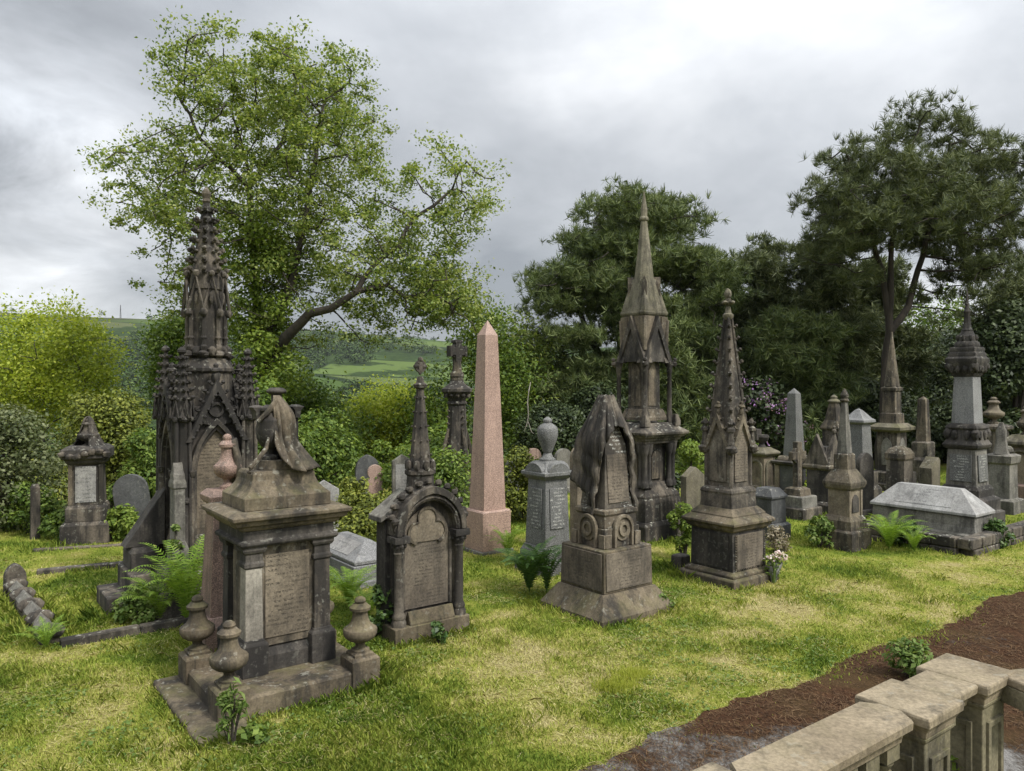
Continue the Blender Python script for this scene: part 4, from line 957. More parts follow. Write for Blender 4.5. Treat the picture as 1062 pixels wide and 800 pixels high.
# ------------------------------------------------------------------ 15. the tall broach-spired monument
def spired_monument():
    c = (2.55, 14.9); foot(c, 1.3, 1.3)
    o = thing('spired_monument', 'tallest free-standing monument, two columned stages under a plain stone broach spire', 'monument', c)
    MB().stack([(-.1, 1.12), (.30, 1.12), (.38, 1.04)]).stack([(.38, 1.02), (.72, 1.0), (.80, .96)]).build('base', M['soot'], o, bevel=.01)
    MB().stack([(.80, .96), (.84, .96), (1.08, .66)]).build('splay', M['soot'], o)
    MB().stack([(1.06, .58), (1.86, .58)]).build('lower_stage', M['soot'], o)
    for deg in (0, -90, 90): MB().turn(deg).ext(lancet(.13, 1.14, 1.5, 1.68), -.32, -.25).build('niche_panel', M['grimy'], o, bevel=.003)
    for sx in (-1, 1):
        for sy in (-1, 1):
            for ox, oy in ((0, 0), (-.1, 0), (0, -.1)):
                x, y = sx * (.38 + ox), sy * (.38 + oy)
                MB().lathe([(1.0, .075), (1.08, .075), (1.11, .06), (1.14, .05), (1.60, .047), (1.62, .06), (1.68, .07), (1.76, .085), (1.82, .09)], 12, x, y).build('column', M['dark'], o, bevel=0)
    MB().stack([(1.82, .90), (1.87, .90), (1.875, .96), (1.93, 1.0), (1.935, 1.08), (1.985, 1.14), (1.99, 1.20), (2.035, 1.22), (2.20, .74)]).build('canopy', M['soot'], o)
    MB().stack([(2.24, .64), (2.30, .64), (2.46, .50)]).build('upper_plinth', M['grimy'], o)
    for sx in (-1, 1):
        for sy in (-1, 1):
            MB().lathe([(2.14, .10), (2.24, .10), (2.36, .05)], 4, sx*.42, sy*.42, .5).lathe([(2.2, .06), (2.40, .055), (2.44, .045), (3.14, .042), (3.16, .055), (3.22, .05), (3.30, .08), (3.36, .085)], 10, sx*.34, sy*.34).build('shaft', M['soot'], o, bevel=0)
    for x, y in ((.56, .02),): MB().stack([(2.06, .16), (2.14, .15), (2.60, .11), (2.66, .02)], .52, .28).build('pinnacle', M['grey'], o)
    MB().stack([(2.44, .43), (3.40, .42)]).build('upper_stage', M['soot'], o)
    for deg in (0, -90): panel(o, M['grimy'], 0 if deg == 0 else -.208, -.208 if deg == 0 else 0, 2.9, .22, .80, deg, poly=lancet(.12, 2.52, 3.1, 3.32), name='niche_panel', t=.02)
    for deg in (0, 90, 180, -90):
        g = MB().turn(deg).band([(-.39, 3.34), (0, 4.24), (.39, 3.34)], [(-.29, 3.34), (0, 4.0), (.29, 3.34)], -.38, -.18)
        for s in (-1, 1): g.lump((s*.41, -.40, 3.32), (.055, .055, .06)).lump((s*.42, -.41, 3.40), .04)
        gb = g.build('gable', M['soot'], o, bevel=0)
        MB().turn(deg).ext([(-.30, 3.36), (0, 4.02), (.30, 3.36)], -.345, -.18).build('tympanum', M['dark'], gb, bevel=0)
    sk = MB().stack([(3.42, .44), (3.95, .60), (4.24, .58)])
    for sx in (-1, 1):
        for sy in (-1, 1):
            sk.lathe([(3.36, .04), (3.44, .045), (3.5, .08), (4.22, .12)], 4, sx*.235, sy*.235, .5)
            sk.tube([(sx*.29, sy*.29, 3.58), (sx*.315, sy*.315, 4.16)], [.05, .035], 6)
    sk.build('springer', M['tan'], o)
    MB().stack([(4.22, .56), (4.26, .63), (4.29, .65), (4.33, .63)]).stack([(4.33, .62), (4.95, .34)]).build('broach', M['green'], o)
    sp = MB().lathe([(4.55, .27), (4.95, .20), (6.1, .062)], 8, 0, 0, .5); sp = sp.build('spire', M['green'], o, bevel=.004)
    lu = MB()
    for k in range(4):
        lu.turn(45 + 90 * k).ext([(-.05, 4.62), (.05, 4.62), (.05, 4.86), (0, 5.0), (-.05, 4.86)], -.31, -.17)
    lu.turn().build('lucarne', M['grimy'], o)
    MB().lathe([(6.09, .085), (6.12, .095), (6.15, .085), (6.17, .065), (6.3, .07), (6.38, .055), (6.66, .008)], 8, 0, 0, .5).build('finial', M['green'], sp)
spired_monument()

# ------------------------------------------------------------------ 16. crocketed spire on a square pedestal
def crocketed_spire():
    c = from_corner(761.5, 615, 1.1, 1.05); foot(c, 1.1, 1.05)
    o = thing('crocketed_monument', 'square dark pedestal carrying a steep crocketed pyramid spire, flowers laid at its foot', 'monument', c)
    MB().stack([(-.1, 1.08, 1.04), (.13, 1.08, 1.04), (.15, 1.04, 1.0)]).stack([(.15, .94, .9), (.19, .94, .9), (.23, .84, .80)]).build('base', M['plinth'], o, bevel=.01)
    ped = MB().stack([(.22, .80, .77), (.80, .78, .75)]).build('pedestal', M['dark'], o)
    panel(ped, M['tan_text_s'], 0, -.386, .51, .62, .50)
    panel(ped, M['dark'], -.40, 0, .51, .62, .50, -90, name='side_panel')
    bd = MB()
    for i in range(14): bd.lump((-.34, -.398, .27 + .037*i), .014, 5, 4).lump((.34, -.398, .27 + .037*i), .014, 5, 4)
    for i in range(18): bd.lump((-.34 + .04*i, -.398, .245), .014, 5, 4)
    bd.build('beading', M['grimy'], o, bevel=0)
    MB().stack([(.80, .80, .77), (.83, .88, .85), (.88, .92, .89), (.905, 1.0, .97), (.94, 1.0, .97), (1.02, .78, .75)]).stack([(1.0, .80, .77), (1.03, .80, .77), (1.12, .62, .60)]).build('cornice', M['plinth'], o)
    MB().stack([(1.11, .60, .58), (1.32, .58, .56), (1.35, .60, .58), (1.385, .58, .56), (1.42, .50, .48)]).build('upper_block', M['soot'], o)
    MB().stack([(1.41, .46, .45), (2.3, .44, .43)]).build('die', M['soot'], o)
    for deg in (0, -90):
        panel(o, M['tan_text_s'] if deg == 0 else M['soot'], 0 if deg == 0 else -.23, -.225 if deg == 0 else 0, 1.8, 0, 0, deg, poly=lancet(.15, 1.5, 1.95, 2.25), t=.015)
    for sx in (-1, 1):
        for sy in (-1, 1):
            p = MB().tube([(sx*.23, sy*.225, 1.42), (sx*.23, sy*.225, 1.95)], .03, 7)
            p.build('corner_shaft', M['soot'], o, bevel=0)
            k = MB().lump((sx*.255, sy*.25, 1.98), (.09, .09, .075)).lump((sx*.25, sy*.245, 2.05), (.055, .055, .07)).lathe([(2.05, .05), (2.24, .035), (2.25, .06), (2.29, .06), (2.32, .03), (2.36, .05), (2.44, .012)], 8, sx*.245, sy*.24)
            for q in range(4): k.lump((sx*.245 + .055*math.cos(q*1.57), sy*.24 + .055*math.sin(q*1.57), 2.37), .022, 5, 4)
            k.build('corner_finial', M['soot'], o, bevel=0)
    for deg in (0, 90, 180, -90):
        g = MB().turn(deg).band([(-.27, 1.95), (0, 2.52), (.27, 1.95)], [(-.20, 1.95), (0, 2.38), (.20, 1.95)], -.28, -.18)
        g.ext([(-.22, 1.98), (0, 2.42), (.22, 1.98)], -.235, -.15)
        for s in (-1, 1):
            for k in range(4): g.crocket(s*.27*(1-(k+.5)/4.3), -.24, 1.97 + .57*(k+.5)/4.3, s*.9, 0, .035)
        g.lump((0, -.24, 2.54), (.035, .035, .06)); g.lump((0, -.24, 2.62), (.06, .05, .03)); g.lump((0, -.24, 2.67), .03)
        g.build('gable', M['grimy'], o, bevel=0)
    sp = MB().stack([(2.25, .38, .37), (3.92, .07, .07)])
    for sx in (-1, 1):
        for sy in (-1, 1):
            sp.tube([(sx*.19, sy*.185, 2.25), (sx*.036, sy*.036, 3.95)], [.036, .022], 6)
            for t in range(9):
                f = (t + .6) / 9.2; q = .19 - .154 * f; sp.crocket(sx*q, sy*q, 2.27 + 1.66*f, sx*.7, sy*.7, .066 - .018*f)
    sp.build('spire', M['soot'], o, bevel=0)
    f = MB().lathe([(3.92, .05), (3.96, .08), (4.0, .08), (4.02, .05), (4.12, .035)], 8)
    for q in range(4): f.lump((.075*math.cos(q*1.57), .075*math.sin(q*1.57), 4.18), (.045, .045, .03), 6, 4)
    f.lump((0, 0, 4.2), (.05, .05, .07)); f.lump((0, 0, 4.31), (.06, .06, .085), 8, 6)
    f.build('finial', M['green'], o, bevel=0)
    return c
C16 = crocketed_spire()
def flowers(c):
    rng = np.random.default_rng(5); x, y = loc2w(c, .30, -.62)
    o = thing('flower_bunch', 'bunch of pink and white flowers leaning on the crocketed monument base', 'flowers', (x, y), 0.0)
    mb = MB()
    for i in range(26):
        a = rng.normal(0, 1, 3); mb.tube([(-.02 + a[0]*.015, a[1]*.012, .03), (.02 + a[0]*.04, .05 + a[1]*.03, .26), (.015 + a[0]*.075, .10 + a[1]*.045, .40)], .004, 4)
    mb.build('stem', L['weed'], o, bevel=0)
    w = [[(-.02 + (.03 + .09*t)*math.cos(a) + .04*t, .02 + (.03 + .06*t)*math.sin(a) + .07*t + .02, .03 + .27*t + .015*math.sin(a*7)) for a in np.linspace(0, 6.283, 25)] for t in np.linspace(0, 1, 6)]
    MB().sheet(w).build('wrapping', M['marble'], o, bevel=0, ang=80)
    P = np.array([.015, .10, .40]) + rng.normal(0, 1, (24, 3)) * np.array([.085, .05, .035]); P = np.repeat(P, 16, 0) + rng.normal(0, .014, (24*16, 3))
    Vt, F = leaves(P, rng.normal(0, 1, P.shape) + np.array([0, -.5, .8]), .035, rng, .8); mesh_np('petal', Vt, F, leafmat('pink_white_petals', [(.55, .36, .42), (.68, .56, .58), (.74, .72, .68)], .3, clump=9), o)
    P = np.array([.0, .06, .28]) + rng.normal(0, 1, (150, 3)) * np.array([.08, .05, .09]); Vt, F = leaves(P, rng.normal(0, 1, P.shape), .06, rng, .5); mesh_np('leaf', Vt, F, L['mid'], o)
flowers(C16)

# ------------------------------------------------------------------ balustrade along the path
def balustrade():
    z1 = 1.10; p1 = (2.377, 4.618); gz = 0.0
    o = thing('balustrade', 'weathered buff stone balustrade with flat coping and panelled piers, nearest to the viewer', 'balustrade', p1, ANG, gz)
    foot(loc2w(p1, -1.8, 0), 5.5, .5)
    piers = [(-1.78, 0), (0, 0), (.765, .0)]
    def cap(x, y): return [(.0, .40), (.16, .40), (.18, .36), (.20, .33), (.93, .33), (.94, .355), (.965, .365)]
    for i, (x, y) in enumerate(piers):
        pier = MB().stack([(-.1 if z == 0 else z, w) for z, w in cap(x, y)], x, y).build('pier', M['baluster'], o, bevel=.006)
        MB().stack([(.965, .36), (1.005, .375), (1.03, .405), (1.042, .415), (1.043, .435), (1.088, .44), (z1 + .004, .428)], x, y).build('pier_cap', M['coping'], pier, bevel=.006)
        for deg in (0, 180, 90, -90):
            m = MB().turn(deg, x, y); m.band([(-.11, .28), (-.11, .84), (.11, .84), (.11, .28), (-.11, .28)], [(-.075, .315), (-.075, .805), (.075, .805), (.075, .315), (-.075, .315)], -.185, -.16)
            m.turn().build('pier_panel', M['baluster'], pier, bevel=.004)
    BAL = [(.20, .07), (.24, .07), (.25, .045), (.28, .05), (.33, .085), (.40, .092), (.48, .07), (.60, .042), (.72, .036), (.74, .055), (.77, .055), (.78, .04), (.82, .065), (.86, .068), (.90, .068)]
    def run(x0, x1, y=0.0, n=6):
        MB().stack([(-.1, x1 - x0, .30), (.17, x1 - x0, .30), (.20, x1 - x0, .26)], (x0 + x1) / 2, y).build('bottom_rail', M['baluster'], o, bevel=.008)
        for i in range(n):
            x = x0 + (i + .5) * (x1 - x0) / n
            b = MB(); b.stack([(.19, .15), (.235, .15)], x, y); b.lathe(BAL[1:-2], 18, x, y); b.stack([(.84, .14), (.93, .14)], x, y); b.build('baluster', M['baluster'], o, bevel=0)
        e0, e1 = x0 - .0, x1 + .0; cutt = .075 if n > 1 else .009
        poly = [(e0 + cutt, -.155), (e1 - cutt, -.155), (e1 - .008, -.06), (e1 - .008, .06), (e1 - cutt, .155), (e0 + cutt, .155), (e0 + .008, .06), (e0 + .008, -.06)]
        vs, fs = [], []
        for k, (z, s) in enumerate(((.95, -.06), (1.0, -.05), (1.03, -.028), (1.042, -.012), (1.043, .004), (z1 - .014, .008), (z1, -.004))):
            for (x, yy) in poly:
                vs.append((x, y + yy + (s if yy > 0 else -s) * (1 if abs(yy) > .1 else 0), z))
        n_ = len(poly)
        for k in range(6):
            for q in range(n_): fs.append((k*n_ + q, k*n_ + (q+1) % n_, (k+1)*n_ + (q+1) % n_, (k+1)*n_ + q))
        fs.append(tuple(range(n_))); fs.append(tuple(6*n_ + q for q in range(n_)))
        m = MB(); m.add(vs, fs); m.build('coping', M['coping'], o, bevel=.005)
    run(-1.57, -.21, 0, 6); run(.21, .56, 0, 1); run(-3.2, -1.98, 0, 5)
    # the return that sweeps round to the right from the second pier
    cx0, cy0 = 1.0, -.20; pts = []
    for i in range(9):
        a = R(0 - 58 * i / 8) ; pts.append((.80 + .02 + 1.5 * (i / 8), -.27 + .0 - 1.0 * (i / 8) ** 1.25))
    inner, outer = [], []
    for i, p in enumerate(pts):
        q = pts[min(i + 1, 8)]; pr = pts[max(i - 1, 0)]; t = Vector((q[0] - pr[0], q[1] - pr[1])).normalized(); n_ = Vector((-t.y, t.x))
        inner.append((p[0] + n_.x*.15, p[1] + n_.y*.15)); outer.append((p[0] - n_.x*.15, p[1] - n_.y*.15))
    def slab(z0, z1_, wd):
        m = MB(); vs = []; fs = []
        for z in (z0, z1_):
            for a, b in zip(inner, outer):
                cx_, cy_ = (a[0]+b[0])/2, (a[1]+b[1])/2
                vs.append((cx_ + (a[0]-cx_)*wd, cy_ + (a[1]-cy_)*wd, z)); vs.append((cx_ + (b[0]-cx_)*wd, cy_ + (b[1]-cy_)*wd, z))
        n_ = len(inner)
        for i in range(n_ - 1):
            for base in (0, 2*n_): fs.append((base+2*i, base+2*i+1, base+2*i+3, base+2*i+2))
            for s in (0, 1): fs.append((2*i+s, 2*i+2+s, 2*n_+2*i+2+s, 2*n_+2*i+s))
        fs.append((0, 1, 2*n_+1, 2*n_)); fs.append((2*n_-2, 2*n_-1, 4*n_-1, 4*n_-2)); m.add(vs, fs); return m
    slab(1.04, z1 - .003, 1.08).build('coping', M['coping'], o, bevel=.012)
    slab(.92, 1.04, .85).build('top_rail', M['baluster'], o, bevel=.006)
    slab(-.1, .20, .95).build('bottom_rail', M['baluster'], o, bevel=.006)
    for i in range(1, 9, 1):
        x, y = pts[i]; b = MB(); b.stack([(.19, .15), (.235, .15)], x, y); b.lathe(BAL[1:-2], 18, x, y); b.stack([(.84, .14), (.93, .14)], x, y); b.build('baluster', M['baluster'], o, bevel=0)
balustrade()

# ------------------------------------------------------------------ the other graves
def far_left_urn():
    c = AX(91.5, 14.4); foot(c, .8, .8); q = ANG
    o = thing('draped_urn_pedestal', 'dark pedestal tomb with pale marble plate and shrouded urn, among bushes at far left', 'tomb', c, R(20))
    MB().stack([(-.1, .80), (.36, .80), (.42, .70)]).stack([(.42, .66), (.66, .66), (.72, .58)]).build('base', M['soot'], o, bevel=.01)
    MB().stack([(.72, .54), (1.46, .50)]).build('die', M['soot'], o)
    for sx in (-1, 1): MB().stack([(.72, .07, .07), (1.46, .07, .07)], sx*.25, -.25).build('corner_shaft', M['grimy'], o)
    panel(o, M['marble_text'], 0, -.27, 1.10, .34, .66)
    MB().stack([(1.46, .56), (1.50, .64), (1.54, .66), (1.58, .78), (1.74, .78), (1.80, .60)]).build('cap', M['dark'], o)
    k = MB()
    for i in range(7): k.lump((-.36 + .12*i, -.40, 1.66 - .05*math.sin(i*1.05)), (.08, .05, .06))
    k.build('garland', M['soot'], o, bevel=0)
    MB().lathe(scaled(URN, 1.78, .52, .19), 18).build('urn', M['soot'], o, bevel=0)
    g = []
    for t in np.linspace(0, 1, 16):
        g.append([((.02 + .135*t**.42 + .13*t**3 + .025*t*math.sin(a*7+2*t)) * math.cos(a), (.02 + .135*t**.42 + .11*t**3 + .025*t*math.sin(a*7+1+2*t)) * math.sin(a), 2.33 - .56*t) for a in np.linspace(R(-80) , R(-80) + R(325 - 70*t), 52)])
    MB().sheet(g).build('shroud', M['soot'], o, solid=.02, ang=80)
far_left_urn()
def headstone(label, px, Y, w, h, mat, outline, t=.12, rz=ANG, tilt=0, text=None, base=True, name='headstone', group=None):
    c = AX(px, Y); foot(c, w * 1.1, t * 2)
    o = thing(name, label, 'headstone', c, rz, 0, group)
    MB().ext(outline(w, h), -t / 2, t / 2).build('slab', M[mat], o, bevel=.008)
    if base: MB().stack([(-.1, w * 1.18, t * 2.4), (.16, w * 1.18, t * 2.4), (.18, w * 1.1, t * 2)]).build('base', M[mat], o)
    if text: panel(o, M[text], 0, -t / 2 - .001, h * .58, w * .7, h * .5)
    o.rotation_euler.y = R(tilt)
    return o
lan = lambda w, h: lancet(w / 2, -.05, h - w * .62, h)
rnd = lambda w, h: roundtop(w / 2, -.05, h - w / 2)
pk = lambda w, h: [(-w/2, -.05), (-w/2, h - w*.32), (0, h), (w/2, h - w*.32), (w/2, -.05)]
slant = lambda w, h: [(-w/2, -.05), (-w/2, h - w*.75), (w*.32, h), (w/2, h - .06), (w/2, -.05)]
def keyhole(w, h):
    r = w * .5; zc = h - r; s = w * .36
    return [(-w*.52, -.05), (-w*.46, zc - r*1.0), (-s, zc - r*.72)] + [(r*math.cos(a), zc + r*math.sin(a)) for a in np.radians(np.linspace(218, -38, 18))] + [(s, zc - r*.72), (w*.46, zc - r*1.0), (w*.52, -.05)]
headstone('dark leaning arched headstone half hidden in leaves left of the gothic tomb', 143, 14.8, .62, 1.22, 'slate', rnd, tilt=-8, rz=R(15))
headstone('dark grey rounded headstone behind the pink keyhole-shaped one', 381, 19.6, .62, 1.12, 'slate', lan, rz=R(25))
headstone('small pink granite headstone with a round keyhole-shaped head', 389, 18.2, .36, 1.02, 'pink', keyhole, rz=R(20))
headstone('grey shouldered headstone left of the spirelet, against the bushes', 417, 17.6, .46, 1.32, 'grey', pk, text='marble_text', rz=R(20))
headstone('tiny rounded tan headstone beside the white slab, half sunk in leaves', 354, 17.5, .34, .42, 'tan', rnd)
headstone('plain white marble slab behind the urn pedestal', 336, 14.6, .55, 1.12, 'marble', pk, t=.1, rz=R(25))
headstone('tan round-topped headstone just behind the carved cloth obelisk', 604, 13.6, .42, 1.86, 'tan', rnd, t=.2)
headstone('small red granite headstone with a notched top, behind the granite urn', 553, 21.5, .5, 1.12, 'red', keyhole)
headstone('small dark upright headstone in shade right of the pink obelisk', 531, 20.0, .42, .95, 'slate', rnd)
headstone('low grey rounded headstone showing right of the granite urn', 584, 20.5, .55, 1.2, 'grey', rnd)
headstone('pale greenish lancet headstone standing left of the crocketed spire', 718.5, 14.2, .52, 1.42, 'green', pk, t=.14)
headstone('dark pointed headstone with a ragged outline, right of the slim obelisk', 897, 17.0, .42, 1.42, 'dark', lan, rz=R(25))
headstone('slanting lichened slab leaning behind the coped tomb', 964, 17.4, .32, 1.28, 'green', slant, t=.3, rz=R(30), base=False, name='leaning_slab')
o = mono('stone_block', 'small dark stone block at the left corner of the crocketed monument', 'block', G(706, 592), [('block', 'dark', 'st', [(-.1, .22, .2), (.24, .22, .2), (.26, .18, .16)])], size=(.3, .3))
mono('stone_post', 'slim grey square post standing among the bushes at far left', 'post', AX(36.5, 14.6), [('post', 'soot', 'st', [(-.1, .16), (.98, .15), (1.04, .10)])], size=(.3, .3))

def chest(label, c, w, l, prof, ridge, mt, txt, base=None, name='coped_tomb'):
    """coped grave cover: eaves, then four slopes up to a short ridge that runs with its length"""
    o = thing(name, label, 'tomb', c); foot(c, w * 1.2, l * 1.1)
    MB().stack([(z, w * a, l - w * (1 - a)) for z, a in prof]).build('base', M[base or mt], o, bevel=.01)
    z0, z1, rw = ridge; m = MB()
    vs = []
    for z, ww, ll in ((z0, w, l), (z0 + .05, w, l), (z1, rw, l - w * .95)):
        for sx, sy in ((-1, -1), (1, -1), (1, 1), (-1, 1)): vs.append((sx*ww/2, sy*ll/2, z))
    fs = [(3, 2, 1, 0), (8, 9, 10, 11)]
    for i in range(2):
        for k in range(4): fs.append((i*4+k, i*4+(k+1) % 4, i*4+4+(k+1) % 4, i*4+4+k))
    m.add(vs, fs); m.build('lid', M[mt], o, bevel=.008)
    # lettering on the long left slope
    nx, nz = (z1 - z0 - .05), (w - rw) / 2; ln = math.hypot(nx, nz)
    pm = MB().box(-l*.27, l*.27, -.006, .004, -ln*.34, ln*.34).build('inscription_panel', M[txt], o, (-(w + rw) / 4 - .0, 0, (z0 + .05 + z1) / 2 + .0), bevel=0)
    pm.rotation_euler = (-math.atan2(nz, nx), 0, R(-90))
    return o
chest('grey coped tomb with a ridged lid on a pale slab, behind the arched headstone', (-2.42, 11.95), .78, 1.55, [(-.1, 1.25), (.10, 1.25), (.101, 1.05), (.32, 1.05)], (.33, .60, .10), 'granite_pale', 'marble_text')
chest('pale grey hipped coped tomb with lettering on its slope, inside the low stone kerb', (8.0, 14.75), .82, 1.95, [(-.1, 1.12), (.22, 1.12), (.24, 1.0), (.36, .92), (.55, .90)], (.56, 1.0, .16), 'marble', 'marble_text', 'grey')

mono('slim_obelisk', 'slim weathered obelisk with a ball tip on a panelled pedestal, left of the coped tomb', 'obelisk', (5.97, 13.85), [
    ('base', 'grimy', 'st', [(-.1, .66), (.33, .66), (.36, .60)]), ('plinth', 'grimy', 'st', [(.355, .54), (.52, .54), (.60, .44)]),
    ('die', 'tan', 'st', [(.59, .40), (1.06, .40)]), ('cornice', 'grimy', 'st', [(1.06, .44), (1.10, .50), (1.16, .54), (1.20, .54), (1.42, .30)]),
    ('block', 'grimy', 'st', [(1.41, .27), (1.68, .26), (1.70, .22)]), ('shaft', 'grey', 'st', [(1.70, .19), (2.62, .085)]),
    ('finial', 'grimy', 'ln', [(2.62, .07), (2.65, .085), (2.68, .06), (2.74, .075), (2.79, .05), (2.86, .01)], 10),
    ('niche_panel', 'dark', 'fn', lambda m: m.ext(lancet(.11, .66, .85, .98), -.215, -.19)),
    ('corner_shaft', 'tan', 'fn', lambda m: m.stack([(.60, .06), (1.05, .06)], -.19, -.19)), ('corner_shaft', 'tan', 'fn', lambda m: m.stack([(.60, .06), (1.05, .06)], .19, -.19))], size=(.7, .7))
mono('black_pedestal', 'black polished granite stepped pedestal behind the crocketed monument', 'tomb', AX(797, 14.6), [
    ('base', 'slate', 'st', [(-.1, .58), (.30, .58), (.34, .50)]), ('die', 'slate', 'st', [(.34, .46), (.80, .44)]), ('cap', 'slate', 'st', [(.80, .50), (.84, .50), (.98, .30)])], size=(.7, .7))
def arched_pedestal(m):
    for deg in (0, -90): m.turn(deg).band(roundtop(.21, .12, .62), [(x*.76, .12 + (z-.12)*.93) for x, z in roundtop(.21, .12, .62)], -.30, -.24)
    m.turn()
mono('arched_pedestal', 'low tan pedestal with round arches and a broken urn, under the purple rhododendron', 'tomb', AX(790, 21.4), [
    ('die', 'tan', 'st', [(-.1, .66), (.10, .66), (.12, .52), (.92, .50)]), ('arch', 'green', 'fn', arched_pedestal),
    ('cap', 'green', 'st', [(.92, .56), (.96, .66), (1.0, .72), (1.04, .70), (1.16, .34)]),
    ('broken_urn', 'dark', 'fn', lambda m: m.lathe([(1.16, .13), (1.2, .10), (1.26, .06), (1.34, .16), (1.44, .2), (1.5, .18)], 12).stack([(1.36, .2, .16), (1.66, .22, .16)], -.16, .05))], size=(.8, .8))
mono('grey_obelisk', 'plain pale grey granite obelisk beside the rhododendron', 'obelisk', AX(823.5, 23.0), [
    ('base', 'granite', 'st', [(-.1, .9), (.25, .9), (.28, .7), (.55, .7), (.58, .56)]), ('shaft', 'granite', 'st', [(.58, .46), (2.62, .27), (2.78, .01)])], size=(1, 1))
def scrolls(m):
    for s in (-1, 1): m.ext([(s*.27 + .14*math.cos(a), .93 + .13*math.sin(a)) for a in np.linspace(0, math.pi, 10)], -.42, .3)
mono('table_tomb', 'dark table tomb with scrolled pediments, in front of the pale grey obelisk', 'tomb', AX(826, 20.0), [
    ('base', 'soot', 'st', [(-.1, 1.05, .9), (.14, 1.05, .9), (.18, .9, .76)]), ('panel_body', 'slate', 'st', [(.18, .76, .64), (.82, .76, .64)]),
    ('cornice', 'dark', 'st', [(.82, .8, .7), (.86, .96, .84), (.92, 1.0, .88), (.94, .9, .8)]), ('scroll', 'grimy', 'fn', scrolls)] +
    [('corner_pillar', 'tan', 'st', [(.17, .13), (.82, .12)], sx*.36, sy*.3) for sx in (-1, 1) for sy in (-1, 1)], size=(1.1, 1))
def cross_(m):
    m.box(-.085, .085, -.06, .06, .66, 1.66).box(-.25, -.084, -.058, .058, 1.28, 1.45).box(.084, .25, -.058, .058, 1.28, 1.45)
    m.band([(.19*math.cos(a), 1.365+.19*math.sin(a)) for a in np.linspace(0, 6.283, 21)], [(.14*math.cos(a), 1.365+.14*math.sin(a)) for a in np.linspace(0, 6.283, 21)], -.04, .04)
mono('stepped_cross', 'weathered stone cross standing on three rough steps', 'cross', AX(827, 16.9), [
    ('step', 'soot', 'st', [(-.1, .74), (.24, .74), (.26, .70)]), ('step', 'grey', 'st', [(.25, .60), (.48, .58), (.50, .55)]), ('step', 'grimy', 'st', [(.49, .42), (.64, .38), (.68, .24)]), ('cross', 'grimy', 'fn', cross_)], size=(.8, .8))
def trefoil_gable(m):
    for deg in (0, -90): m.turn(deg).ext([(-.30, 1.12), (.30, 1.12), (0, 1.80)], -.30, -.2)
    m.turn(); m.lump((0, -.26, 1.86), (.06, .05, .07)); m.lump((0, -.26, 1.95), .04)
mono('gabled_tomb', 'dark square tomb with steep triangular gables and carved sides, left of the slim obelisk', 'tomb', AX(854, 17.6), [
    ('base', 'soot', 'st', [(-.1, .72), (.22, .72), (.28, .58)]), ('die', 'dark', 'st', [(.28, .52), (.98, .52)]), ('cornice', 'grimy', 'st', [(.98, .56), (1.03, .66), (1.08, .66), (1.12, .58)]), ('gable', 'soot', 'fn', trefoil_gable), ('core', 'dark', 'st', [(1.11, .5), (1.5, .34)])], size=(.8, .8))
mono('flared_roof_tomb', 'tall dark tomb with a flared pyramid roof and small finial, behind the gabled tomb', 'tomb', AX(865, 20.2), [
    ('body', 'soot', 'st', [(-.1, .7), (.3, .7), (.34, .46), (1.72, .42)]), ('roof', 'grimy', 'st', [(1.72, .48), (1.76, .52), (1.80, .50), (1.98, .34), (2.42, .18)]),
    ('finial', 'green', 'ln', [(2.42, .10), (2.44, .16), (2.48, .16), (2.52, .08), (2.58, .09), (2.63, .02)], 8)], size=(.8, .8))
mono('capped_pillar', 'pale grey tapering pillar with a white pyramid cap, behind the slim obelisk', 'monument', AX(890.5, 19.4), [
    ('base', 'soot', 'st', [(-.1, .8), (.3, .8), (.4, .66), (.72, .66)]), ('shaft', 'granite', 'st', [(.72, .50), (1.92, .40)]), ('cap', 'granite_pale', 'st', [(1.92, .46), (1.96, .58), (2.02, .58), (2.06, .46), (2.26, .14), (2.30, .02)])], size=(.8, .8))
mono('spire_monument', 'stone pedestal with a plain tapering spire, standing before the pine trunk', 'monument', AX(925, 21.2), [
    ('base', 'soot', 'st', [(-.1, 1.1), (.2, 1.1), (.22, .9), (.5, .9), (.54, .7)]), ('die', 'soot', 'st', [(.54, .56), (1.60, .54)]), ('slab', 'green', 'st', [(1.60, .66), (1.66, .86), (1.74, .88), (1.84, .58)]),
    ('block', 'grimy', 'st', [(1.83, .46), (2.1, .44), (2.12, .36), (2.72, .34)]), ('collar', 'grimy', 'st', [(2.72, .40), (2.80, .42), (2.84, .32)]), ('spire', 'grimy', 'oct', [(2.84, .20), (4.34, .015)]),
    ('niche_panel', 'grey', 'fn', lambda m: m.ext(lancet(.14, .70, 1.2, 1.45), -.30, -.26)), ('niche_panel', 'grey', 'fn', lambda m: m.turn(-90).ext(lancet(.14, .70, 1.2, 1.45), -.30, -.26))], size=(1.2, 1.2))
mono('round_topped_pillar', 'short thick lichened pillar with a domed top behind the coped tomb', 'post', AX(933, 16.6), [
    ('shaft', 'soot', 'st', [(-.1, .42), (1.30, .38)]), ('top', 'grimy', 'st', [(1.30, .40), (1.34, .44), (1.44, .44), (1.54, .32), (1.60, .1)])], size=(.5, .5))
mono('dark_obelisk', 'small dark obelisk post in the shade between the pine and the grey tower', 'obelisk', AX(957.5, 22.5), [
    ('base', 'soot', 'st', [(-.1, .66), (.7, .66), (.78, .46), (1.2, .46), (1.24, .34)]), ('shaft', 'grimy', 'st', [(1.24, .30), (2.46, .22), (2.54, .02)])], size=(.8, .8))
